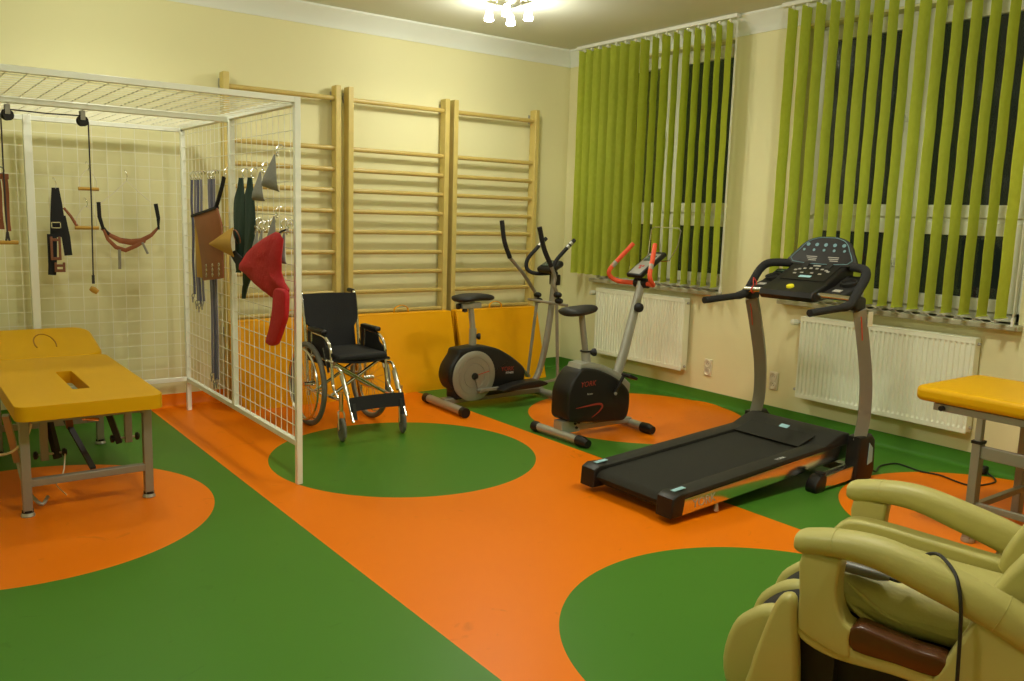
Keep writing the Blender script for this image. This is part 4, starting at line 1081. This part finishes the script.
    for dx, dy in ((-.045,-.015),(-.045,.012),(-.068,-.002)): m.rbox(c+up*.021+ax*dx+Vector((0,dy,0)),(.018,.018,.006),.003,2,R)
    obj('console_button', m, M_redink, con, world=True)
    # red handlebar, turned a little
    Rz = Matrix.Rotation(math.radians(-3),4,'Z'); ori = Matrix.Translation((-1.115,Y,1.06)) @ Rz
    pts = [(0,0,0),(-.02,.10,-.005),(-.07,.185,0.0),(-.12,.215,.03),(-.135,.215,.08),(-.075,.17,.175),(-.005,.112,.28)]
    for s in (1,-1):
        P = [ori @ Vector((x,s*y,z)) for x,y,z in pts]
        obj('foam_grip', MB().tube(smooth_path(P,6),.0165,seg=12), M_orange, r, world=True)
        q0, q1 = P[4].lerp(P[5],.25), P[4].lerp(P[5],.62); off = Vector((.0,0,.004))
        obj('pulse_sensor', MB().tube([q0+off,q1+off],.0172,seg=12), M_silver, r, world=True)
    obj('handlebar_clamp', MB().tube([(-1.13,Y+.055,1.06),(-1.115,Y-.055,1.06)],.036,seg=14), M_black, r, world=True)
    # wire book rest
    m = MB()
    P = [(-.99,Y+.085,1.22),(-.965,Y+.10,1.33),(-.95,Y+.10,1.44),(-.945,Y+.08,1.46),(-.945,Y-.16,1.46),(-.945,Y-.185,1.44),(-.95,Y-.165,1.33),(-.97,Y-.11,1.225)]
    m.tube(P,.0035,seg=6); m.tube([(-.99,Y+.085,1.22),(-1.0,Y,1.21),(-.97,Y-.11,1.225)],.0035,seg=6)
    obj('book_rest', m, M_chrome, r, world=True)
bike()

# ------------------------------------------------------------------ treadmill
def treadmill():
    YN, YFR = -3.815, -3.13
    Y = (YN+YFR)/2
    r = thing('treadmill', 'black motorised treadmill with raised console facing the window wall', 'treadmill', (-1.6,Y,0))
    # side rails sloping up to the front
    def zz(x): return .078+(x+2.43)*.062
    for (ya, yb, nm) in ((YN, YN+.03, 1),(YFR-.03, YFR, -1)):
        m = MB().xz([(-2.41,zz(-2.41)-.043),(-.92,zz(-.92)-.045),(-.92,zz(-.92)+.045),(-2.41,zz(-2.41)+.04)], ya, yb, .004)
        sr = obj('side_rail', m, M_chrome if nm == 1 else M_chrome, r, world=True)
        if nm == 1:
            lettering('grey_lettering','YORK',.066, frame((-2.20,YN-.0005,zz(-2.20)-.003),(1,0,.062),(0,0,1)), M_greyink, sr, .001)
            obj('levelling_pin', MB().lathe([(0,0),(.014,0),(.012,.02),(.008,.045),(0,.045)],(-2.09,YN+.01,.012),(0,0,1),10), M_silver, sr, world=True)
    for (ya, yb) in ((YN+.0,YN+.105),(YFR-.105,YFR-.0)):
        m = MB().xz([(-2.40,zz(-2.40)+.042),(-1.05,zz(-1.05)+.046),(-1.05,zz(-1.05)+.070),(-2.40,zz(-2.40)+.068)], ya, yb, .006)
        obj('foot_platform', m, M_hood, r, world=True)
        m = MB().xz([(-2.445,.035),(-2.36,.035),(-2.34,zz(-2.34)+.07),(-2.40,zz(-2.4)+.076),(-2.438,zz(-2.44)+.058)], ya-.004, yb+.006, .010,3)
        obj('rear_end_cap', m, M_black, r, world=True)
        yc = (ya+yb)/2
        obj('pale_blue_emblem', MB().box((-2.345,yc,zz(-2.345)+.078),(.085,.028,.003), Matrix.Rotation(-math.atan(.062),3,'Y')), M_blueink, r, world=True)
    m = MB().xz([(-2.425,zz(-2.425)+.02),(-2.41,zz(-2.41)+.040),(-2.38,zz(-2.38)+.050),(-1.20,zz(-1.20)+.052),(-1.20,zz(-1.20)+.0),(-2.38,zz(-2.38)-.005),(-2.415,zz(-2.415)+.0)], YN+.095, YFR-.095, .003)
    obj('running_belt', m, M_belt, r, world=True)
    m = MB().xz([(-2.36,zz(-2.36)-.01),(-1.15,zz(-1.15)-.01),(-1.15,zz(-1.15)-.035),(-2.36,zz(-2.36)-.035)], YN+.03, YFR-.03); m.bx(-2.395,-2.365,YN+.09,YFR-.09,.055,.075)
    obj('deck_frame', m, M_hood, r, world=True)
    lettering('white_lettering','YORK',.03, frame((-1.53,YN+.035,zz(-1.53)+.0715),(1,0,.062),(0,1,0)), M_whiteink, r, .0006)
    # motor hood
    hood = [(-1.23,zz(-1.23)+.05),(-1.13,.235),(-1.03,.272),(-.96,.285),(-.905,.275),(-.90,.16),(-.905,zz(-.9)+.0),(-1.20,zz(-1.20)+.02)]
    obj('motor_hood', MB().xz(hood, YN+.001, YFR-.001, .010, 3), M_hood, r, world=True, smooth=35)
    m = MB().xz([(-1.255,zz(-1.25)+.058),(-1.10,.255),(-1.095,.262),(-1.262,zz(-1.26)+.068)], YN+.11, YFR-.11)
    obj('hood_insert', m, M_belt, r, world=True)
    obj('hood_emblem', MB().box((-1.075,Y,.2675),(.035,.06,.004), Matrix.Rotation(math.radians(-22),3,'Y')), M_blueink, r, world=True)
    # base frame with feet
    for yy in (-3.872, -3.115):
        m = MB().xz([(-1.31,.012),(-.88,.030),(-.88,.115),(-1.29,.085)], yy-.03, yy+.03, .004); obj('base_rail', m, M_chrome, r, world=True)
        m = MB().xz(smooth2([(-1.35,.0),(-1.27,.0),(-1.25,.085),(-1.31,.095),(-1.355,.05)],3), yy-.034, yy+.034, .006); m.rbox((-1.27,yy,.10),(.04,.05,.02),.006)
        obj('base_end_cap', m, M_black, r, world=True)
        m = MB().xz([(-.97,.0),(-.80,.0),(-.775,.06),(-.79,.25),(-.83,.285),(-.955,.275),(-.965,.10)], yy-.045, yy+.045, .014, 3)
        bt = obj('upright_boot', m, M_black, r, world=True)
        m = MB().xz([(-.865,.10),(-.815,.115),(-.82,.20),(-.86,.235)], yy-.046, yy-.049); obj('boot_label', m, M_blueink, bt, world=True)
        # curved upright
        pts = smooth_path([(-.895,yy,.24),(-.865,yy,.40),(-.885,yy,.62),(-.955,yy,.86),(-1.02,yy,1.04)],5)
        obj('upright', MB().tube(pts, 1, seg=4, flat=(.066,.042), up=(1,0,0)), M_steel, r, world=True, smooth=0)
    obj('base_crossbar', MB().bar((-.90,-3.86,.06),(-.90,-3.12,.06),.06,.05), M_steel, r, world=True)
    # handle loop
    pts = []
    yF, yN = -3.135, -3.872
    half = [(-1.50,1.036,0),(-1.33,1.046,0),(-1.17,1.056,.0),(-1.10,1.082,.0),(-1.045,1.145,0),(-.985,1.215,.0),(-.945,1.258,-.03),(-.91,1.268,-.11),(-.82,1.262,-.22)]
    left = [(x,yF+d,z) for x,z,d in half]; right = [(x,yN-d,z) for x,z,d in reversed(half)]
    path = smooth_path(left+right, 4)
    rad = []
    for p in path:
        rad.append(.026 if p.x > -1.2 else .021)
    obj('handlebar', MB().tube(path, rad, seg=12), M_foam, r, world=True)
    for yy in (yF, yN): obj('handlebar_joint', MB().rbox((-1.045,yy,1.07),(.11,.055,.08),.02,3), M_black, r, world=True)
    # console tray
    prof = [(-1.215,1.088),(-1.19,1.062),(-1.02,1.078),(-.80,1.20),(-.80,1.255),(-.87,1.275),(-1.075,1.168),(-1.205,1.118)]
    m = MB().xz(prof, -3.685, -3.31, .010, 3); con = obj('console', m, M_black, r, world=True)
    tray = [(-1.13,1.085),(-1.00,1.10),(-.87,1.18),(-.87,1.215),(-1.00,1.155),(-1.13,1.118)]
    for (y0, y1) in ((-3.83,-3.685),(-3.31,-3.17)):
        obj('side_tray', MB().xz(tray, y0, y1, .01, 3), M_blackm, con, world=True)
    for yy in (-3.765,-3.235):
        obj('cup_holder', MB().lathe([(.045,0),(.05,.035),(.044,.035),(.040,.005),(0,.005)], (-.965,yy,1.155), (-.35,0,1), 20), M_hood, con, world=True)
        obj('tray_label', MB().box((-1.085,yy,1.136),(.035,.05,.004), Matrix.Rotation(math.radians(-16),3,'Y')), M_greyink, con, world=True)
    obj('blue_label', MB().box((-.895,-3.235,1.215),(.03,.07,.012), Matrix.Rotation(math.radians(-30),3,'Y')), M_screen, con, world=True)
    # keypad on the sloping face
    sl = math.atan2(.107,.205); RR = Matrix.Rotation(-sl,3,'Y'); kc = Vector((-.975,-3.5,1.2225))
    ax = RR @ Vector((1,0,0)); upn = RR @ Vector((0,0,1))
    obj('keypad', MB().box(kc+upn*.001,(.19,.31,.003),RR), M_black, con, world=True)
    m = MB()
    for i in range(8):
        a = math.radians(20+140*i/7)
        m.box(kc+upn*.004+ax*(.0+.045*math.sin(a))+Vector((0,.120*math.cos(a),0)),(.014,.018,.003),RR)
        if i % 2 == 0: m.box(kc+upn*.004+ax*(-.03+.02*math.sin(a))+Vector((0,.10*math.cos(a),0)),(.012,.020,.003),RR)
    obj('key', m, M_greyink, con, world=True)
    obj('display_window', MB().box(kc+upn*.004+ax*(-.055)+Vector((0,.0,0)),(.022,.08,.003),RR), M_blueink, con, world=True)
    obj('maker_badge', MB().box(kc+upn*.004+ax*(.078),(.012,.05,.003),RR), M_greyink, con, world=True)
    obj('safety_key', MB().lathe([(0,0),(.024,0),(.022,.012),(0,.014)], (-1.15,-3.49,1.138), (-.38,0,1), 20), M_yellowb, con, world=True, label='round yellow safety key')
    # pulse grips either side
    for (a_, b_) in (((-1.12,-3.14,1.095),(-1.12,-3.33,1.105)),((-1.14,-3.68,1.105),(-1.12,-3.87,1.10))):
        obj('pulse_bar', MB().tube([a_,b_],.018,seg=12), M_chrome, r, world=True)
    m = MB(); m.ring((-1.12,-3.20,1.097),(0,1,0),.022,.0035,16,5); m.tube(smooth_path([(-1.12,-3.20,1.12),(-1.10,-3.18,1.17),(-1.08,-3.19,1.14),(-1.13,-3.22,1.11)],4),.003,seg=5)
    obj('red_tether', m, M_redink, r, world=True, label='red cord tied round the pulse bar')
    # raised display panel
    R2 = Matrix.Rotation(math.radians(-62),3,'Y'); pc = Vector((-.83,-3.50,1.350))
    shape = smooth2([(-.10,-.215),(-.10,.215),(.0,.195),(.065,.145),(.093,.075),(.097,0),(.093,-.075),(.065,-.145),(0,-.195)],3)
    f = lambda z: (lambda a,b: tuple(pc + R2 @ Vector((a,b,z))))
    m = MB().prism(shape, f(-.018), f(.018), .008, 3)
    dp = obj('display_panel', m, M_hood, r, world=True)
    sh2 = [(a*.82+.002,b*.83) for a,b in shape]
    obj('display_face', MB().prism(sh2, f(.0183), f(.0195)), M_black, dp, world=True)
    sh3 = [(a*.88+.001,b*.88) for a,b in shape]
    m = MB(); P3 = [pc + R2 @ Vector((a,b,.020)) for a,b in sh3]; m.tube(P3,.0022,seg=5,closed=True)
    obj('display_outline', m, M_keyink, dp, world=True)
    m = MB()
    for i in range(5):
        m.prism([(.035+.012*math.cos(2*PI*k/8)*1.0,(i-2)*.062+.013*math.sin(2*PI*k/8)) for k in range(8)], f(.0196), f(.022))
        m.prism([(-.002+.009*math.cos(2*PI*k/8)*1.0,(i-2)*.070+.009*math.sin(2*PI*k/8)) for k in range(8)], f(.0196), f(.022))
    obj('display_key', m, M_keyink, dp, world=True)
    m = MB()
    for yy in (-.075,.075):
        for k in range(3): m.prism([(-.045-.012*k,yy-.045),(-.045-.012*k,yy+.03-.01*k),(-.050-.012*k,yy+.03-.01*k),(-.050-.012*k,yy-.045)], f(.0196), f(.0205))
    obj('printed_lines', m, M_greyink, dp, world=True)
    for yy in (-3.42,-3.58): obj('panel_bracket', MB().bar((-.92,yy,1.24),(-.83,yy,1.31),.04,.03), M_hood, r, world=True)
    # hang tags on the uprights
    obj('hang_tag', MB().box((-.985,-3.925,.985),(.045,.003,.085)), M_cordw, r, world=True, label='small cream paper tag')
    m = MB()
    for (yy,x0,z0) in ((-3.905,-1.00,1.0),(-3.148,-1.02,1.0)):
        m.tube([(x0-.05,yy,z0),(x0-.035,yy,z0-.05),(x0-.015,yy,z0-.14)],.0035,seg=5)
    obj('red_stripe', m, M_redink, r, world=True)
treadmill()

# power cable of the treadmill
pc_ = smooth_path([(-.745,-3.86,.05),(-.66,-3.86,.012),(-.50,-3.80,.006),(-.36,-3.82,.006),(-.36,-3.90,.006),(-.385,-4.00,.006),(-.36,-4.11,.006),(-.40,-4.225,.006),(-.41,-4.306,.006),(-.336,-4.352,.006),(-.18,-4.36,.006),(-.08,-4.26,.02)],6)
cb = thing('power_cable', 'thin black power cable lying on the floor between the treadmill and the right couch', 'cable', (-.4,-4.1,0))
obj('cable', MB().tube(pc_, .0055, seg=6), M_cord, cb, world=True)
obj('plug', MB().rbox((-.075,-4.22,.028),(.06,.08,.05),.012), M_black, cb, world=True)

# ------------------------------------------------------------------ massage chair
def massage_chair():
    u = Vector((.316,-.949,0)); s_ = Vector((.949,.316,0)); O = Vector((-3.42,-5.19,0))
    def W(o, s, z): return O + s_*o + u*s + Vector((0,0,z))
    r = thing('massage_chair', 'cream leather massage armchair with padded footrest in the right foreground', 'massage chair', tuple(W(.3,.45,0)))
    sup = lambda v: math.copysign(abs(v)**.75, v)
    def fa(oo): return lambda a,b: tuple(W(oo,a,b))
    def slab(name, pts, o0, o1, bev, mt, n=3, parent=None, label=None, sm=60, seg=4):
        m = MB().prism(smooth2(pts, n) if n else pts, fa(o0), fa(o1), bev, seg)
        return obj(name, m, mt, parent or r, world=True, smooth=sm, label=label)
    def pillow(name, pts, o0, o1, edge, mt, n=3, steps=7, parent=None, label=None):
        """soft slab: outline shrinks towards both side faces"""
        P = smooth2(pts, n); ca = sum(p[0] for p in P)/len(P); cb = sum(p[1] for p in P)/len(P)
        m = MB(); rings = []
        prof = []
        for k in range(steps):
            a = PI/2*k/(steps-1); prof.append((o0+edge*(1-math.sin(a)), math.cos(a)))   # from mid to side
        seq = [(o0+edge*(1-math.sin(PI/2*k/(steps-1))), math.cos(PI/2*k/(steps-1))) for k in range(steps)][::-1]
        seq += [(o1-edge*(1-math.sin(PI/2*k/(steps-1))), math.cos(PI/2*k/(steps-1))) for k in range(steps)]
        nn = len(P)
        for (o, c) in seq:
            ring = []
            for i, p in enumerate(P):
                t = Vector((P[(i+1)%nn][0]-P[i-1][0], P[(i+1)%nn][1]-P[i-1][1])); t.normalize()
                nrm = Vector((-t.y, t.x)); 
                if nrm.dot(Vector((ca-p[0], cb-p[1]))) < 0: nrm = -nrm
                ins = edge*(1-c)
                ring.append(m.bm.verts.new(W(o, p[0]+nrm.x*ins*.8, p[1]+nrm.y*ins*.8)))
            rings.append(ring)
        for A, B in zip(rings, rings[1:]):
            for i in range(nn): m.bm.faces.new((A[i],A[(i+1)%nn],B[(i+1)%nn],B[i]))
        m.bm.faces.new(rings[0]); m.bm.faces.new(rings[-1])
        return obj(name, m, mt, parent or r, world=True, smooth=70, label=label)
    for o in (0, .6):
        m = MB(); path = [(-.008,.598),(.02,.600),(.10,.614),(.215,.614),(.345,.582),(.47,.545),(.57,.505),(.68,.45),(.80,.385)]
        hh = [.024,.034,.036,.041,.047,.050,.052,.052,.045]; ww = [.042,.053,.057,.058,.058,.058,.058,.058,.05]
        P = smooth_path([tuple(W(o,s,z)) for s,z in path],4); n = 20; rings = []
        for i, p in enumerate(P):
            t = i/4; i0 = min(int(t),7); f = t-i0
            h = hh[i0]*(1-f)+hh[i0+1]*f; w = ww[i0]*(1-f)+ww[i0+1]*f
            d = (P[min(i+1,len(P)-1)]-P[max(i-1,0)]).normalized(); nn = s_.cross(d).normalized()
            if nn.z < 0: nn = -nn
            rings.append([m.bm.verts.new(p + s_*w*sup(math.sin(2*PI*k/n)) + nn*h*sup(math.cos(2*PI*k/n))) for k in range(n)])
        for i in range(len(rings)-1):
            for k in range(n): m.bm.faces.new((rings[i][k],rings[i][(k+1)%n],rings[i+1][(k+1)%n],rings[i+1][k]))
        m.bm.faces.new(rings[0]); m.bm.faces.new(rings[-1])
        ar = obj('armrest', m, M_beige, r, world=True, smooth=75, bevel=.012, bseg=3)
        for k0 in (8, 22):
            ring = [v for v in range(0)]
            p = P[k0]; i0 = k0//4; f = (k0/4)-i0
            h = hh[i0]*(1-f)+hh[i0+1]*f; w = ww[i0]*(1-f)+ww[i0+1]*f
            d = (P[k0+1]-P[k0-1]).normalized(); nn = s_.cross(d).normalized(); nn = nn if nn.z > 0 else -nn
            q = [p + s_*(w+.0003)*sup(math.sin(2*PI*k/28)) + nn*(h+.0003)*sup(math.cos(2*PI*k/28)) for k in range(28)]
            obj('arm_seam', MB().tube(q,.0012,seg=4,closed=True), M_beige, ar, world=True)
        # front arm post
        slab('arm_post', [(.018,.572),(.10,.582),(.125,.572),(.122,.50),(.130,.44),(.150,.40),(.172,.385),(.168,.355),(.172,.30),(.12,.305),(.035,.338),(.022,.36),(.020,.45)], o-.045, o+.045, .010, M_beige2)
        slab('lower_frame', [(.025,.350),(.10,.325),(.175,.345),(.18,.33),(.29,.335),(.38,.322),(.42,.30),(.40,.285),(.28,.29),(.175,.285),(.10,.29),(.035,.315)], o-.040, o+.03, .006, M_beige2)
        slab('side_trim', [(.163,.372),(.169,.391),(.19,.403),(.251,.394),(.336,.381),(.405,.378),(.411,.355),(.388,.322),(.29,.325),(.18,.328)], o-.044, o+.035, .008, M_brownp, label='glossy dark brown side trim')
        pillow('rear_shell', [(.498,.548),(.443,.448),(.405,.36),(.380,.30),(.37,.16),(.45,.06),(.75,.05),(.95,.20),(1.05,.45),(.98,.60),(.80,.62),(.62,.50)], o-.045, o+.045, .015, M_beige2)
    # seat cushion
    pillow('seat_cushion', [(-.01,.42),(.0,.485),(.10,.505),(.22,.500),(.35,.488),(.46,.482),(.52,.475),(.53,.42),(.435,.352),(.36,.345),(.25,.345),(.13,.372),(.02,.39)], .045, .51, .10, M_beige)
    pillow('side_bolster', [(-.03,.45),(.01,.515),(.08,.530),(.22,.522),(.40,.505),(.49,.497),(.53,.48),(.50,.45),(.30,.44),(.10,.43)], .475, .555, .016, M_beige)
    for k, (a, b) in enumerate((((.13,.485),(.30,.40)),((.11,.45),(.24,.375)))):
        p = smooth_path([tuple(W(.052,a[0],a[1])), tuple(W(.048,(a[0]+b[0])/2,(a[1]+b[1])/2-.012)), tuple(W(.052,b[0],b[1]))],5)
        obj('leather_fold', MB().tube(p, [.002+.007*math.sin(PI*i/(len(p)-1)) for i in range(len(p))], seg=8), M_beige, r, world=True)
    slab('base', [(.00,.35),(.30,.335),(.46,.33),(.60,.30),(.62,.12),(.30,.10),(.05,.12)], .07, .53, .01, M_blackm, seg=2)
    for o in (.10,.50): slab('floor_runner', [(.10,0),(.80,0),(.80,.05),(.10,.05)], o-.03, o+.03, .01, M_blackm, n=0, seg=2)
    # reclined backrest with side bolsters and head pillow
    pillow('backrest', [(.50,.46),(.545,.56),(.64,.72),(.78,.88),(.91,.97),(1.00,.96),(1.02,.88),(.95,.72),(.86,.52),(.76,.38),(.60,.36)], .075, .525, .06, M_beige)
    for (o0, o1) in ((.055,.155),(.445,.545)):
        pillow('back_bolster', [(.475,.49),(.52,.61),(.625,.76),(.735,.87),(.79,.85),(.72,.70),(.62,.54),(.54,.46)], o0, o1, .022, M_beige)
    pillow('head_pillow', [(.66,.74),(.70,.82),(.83,.94),(.89,.93),(.86,.84),(.76,.73)], .17, .43, .04, M_beige)
    # footrest with two calf channels
    ridge = [(-.03,.345),(-.085,.360),(-.150,.318),(-.192,.262),(-.215,.15),(-.19,.06),(-.12,.045),(-.05,.08),(-.02,.22)]
    for o in (.0,.225,.445): pillow('calf_ridge', ridge, o, o+.072, .034, M_beige)
    chan = [(-.02,.325),(-.08,.338),(-.140,.295),(-.180,.235),(-.195,.15),(-.17,.07),(-.03,.07)]
    for (o0, o1) in ((.055,.245),(.275,.465)): slab('calf_channel', chan, o0, o1, .006, M_fabric, label='black lined calf channel', seg=2)
    cheek = [(.012,.430),(-.018,.440),(-.045,.405),(-.08,.285),(-.105,.18),(-.12,.04),(.03,.03),(.040,.18),(.024,.34)]
    pillow('footrest_cheek', cheek, -.062, -.004, .022, M_beige2); pillow('footrest_cheek', cheek, .545, .603, .022, M_beige2)
    slab('footrest_hinge', [(-.02,.33),(.12,.33),(.12,.10),(-.02,.10)], .02, .55, 0, M_blackm, n=0)
    # remote control with cable: its own thing
    q = thing('remote_control', 'slim grey remote control with black cable lying on the massage chair seat', 'remote control', tuple(W(.10,.10,.52)))
    a = W(.085,.090,.520); b = W(.085,.235,.514)
    P = [a.lerp(b,-.12), a, a.lerp(b,.35), a.lerp(b,.8), b]
    obj('handset', MB().tube(P, [.016,.020,.022,.020,.010], seg=14, flat=(.72,1.1), up=(0,0,1)), M_remote, q, world=True, smooth=70)
    obj('handset_band', MB().tube([a.lerp(b,.05),a.lerp(b,.16)], .0222, seg=14, flat=(.72,1.08), up=(0,0,1)), M_silver, q, world=True)
    C_ = [b, W(.088,.262,.512), W(.108,.285,.520), W(.110,.300,.545), W(.085,.305,.59)]
    C2 = [W(.062,.335,.622), W(.03,.365,.634), W(-.02,.405,.618), W(-.055,.425,.588), W(-.066,.435,.54), W(-.068,.44,.47), W(-.07,.445,.35), W(-.072,.45,.20)]
    obj('cable', MB().tube(smooth_path([tuple(p) for p in C_+C2],6), .0050, seg=7), M_cord, q, world=True)
massage_chair()

# ------------------------------------------------------------------ ceiling light
def ceiling_light(x, y):
    r = thing('ceiling_light', 'square chrome ceiling light with small lit frosted glass spot shades', 'ceiling light', (x,y,ZC))
    obj('mounting_plate', MB().rbox((x,y,ZC-.012),(.25,.25,.022),.006), M_chrome, r, world=True)
    for (dx, dy) in ((-.10,-.11),(-.10,.11),(.10,-.11),(.10,.11)):
        a = obj('spot_arm', MB().tube(smooth_path([(x+dx*.6,y+dy*.6,ZC-.02),(x+dx*.7,y+dy*.7,ZC-.05),(x+dx,y+dy,ZC-.075)],4),.006,seg=8), M_chrome, r, world=True)
        obj('glass_shade', MB().lathe([(.012,.0),(.020,-.01),(.028,-.04),(.036,-.075),(.030,-.082),(0,-.084)],(x+dx,y+dy,ZC-.07),(0,0,1),20), M_shade, a, world=True)
ceiling_light(-1.66, -1.235)
def lamp(x, y, z, P, r=.11, ang=165):
    L = bpy.data.lights.new('room_lamp','SPOT'); L.energy = P; L.color = (1,.985,.85); L.shadow_soft_size = r; L.spot_size = math.radians(ang); L.spot_blend = .5
    o = bpy.data.objects.new('room_lamp', L); COL.objects.link(o); o.location = (x,y,z)
def glow(x, y, z, P, r=.11):
    L = bpy.data.lights.new('lamp_glow','POINT'); L.energy = P; L.color = (1,.985,.85); L.shadow_soft_size = r
    o = bpy.data.objects.new('lamp_glow', L); COL.objects.link(o); o.location = (x,y,z)
for (x, y, g, d) in ((-1.66,-1.235,20,28),(-4.35,-1.235,16,22),(-1.9,-4.5,42,42),(-4.4,-4.6,42,28)):
    lamp(x, y, 2.90, d); glow(x, y, 2.875, g)

# night outside
w = bpy.data.worlds.new('night'); sc.world = w; w.use_nodes = True
w.node_tree.nodes['Background'].inputs[0].default_value = (.010,.013,.008,1); w.node_tree.nodes['Background'].inputs[1].default_value = 1

# ------------------------------------------------------------------ camera
cam = bpy.data.cameras.new('camera'); co = bpy.data.objects.new('camera', cam); COL.objects.link(co)
R_ = [[0.8030446514130974, -0.5951733162550323, 0.029799521049910502], [-0.06278822442696218, -0.1342335692051978, -0.9889585369325363], [0.5926018281359975, 0.7923068045374977, -0.14516542554428427]]
Mw = Matrix(((R_[0][0],-R_[1][0],-R_[2][0],-5.534),(R_[0][1],-R_[1][1],-R_[2][1],-6.578),(R_[0][2],-R_[1][2],-R_[2][2],1.51),(0,0,0,1)))
co.matrix_world = Mw
cam.sensor_fit = 'HORIZONTAL'; cam.sensor_width = 36; cam.lens = 848.544/1024*36; cam.clip_start = .05
sc.camera = co
sc.view_settings.view_transform = 'Standard'; sc.view_settings.look = 'None'; sc.view_settings.gamma = 1; sc.view_settings.use_curve_mapping = False
sc.view_settings.exposure = 0.12
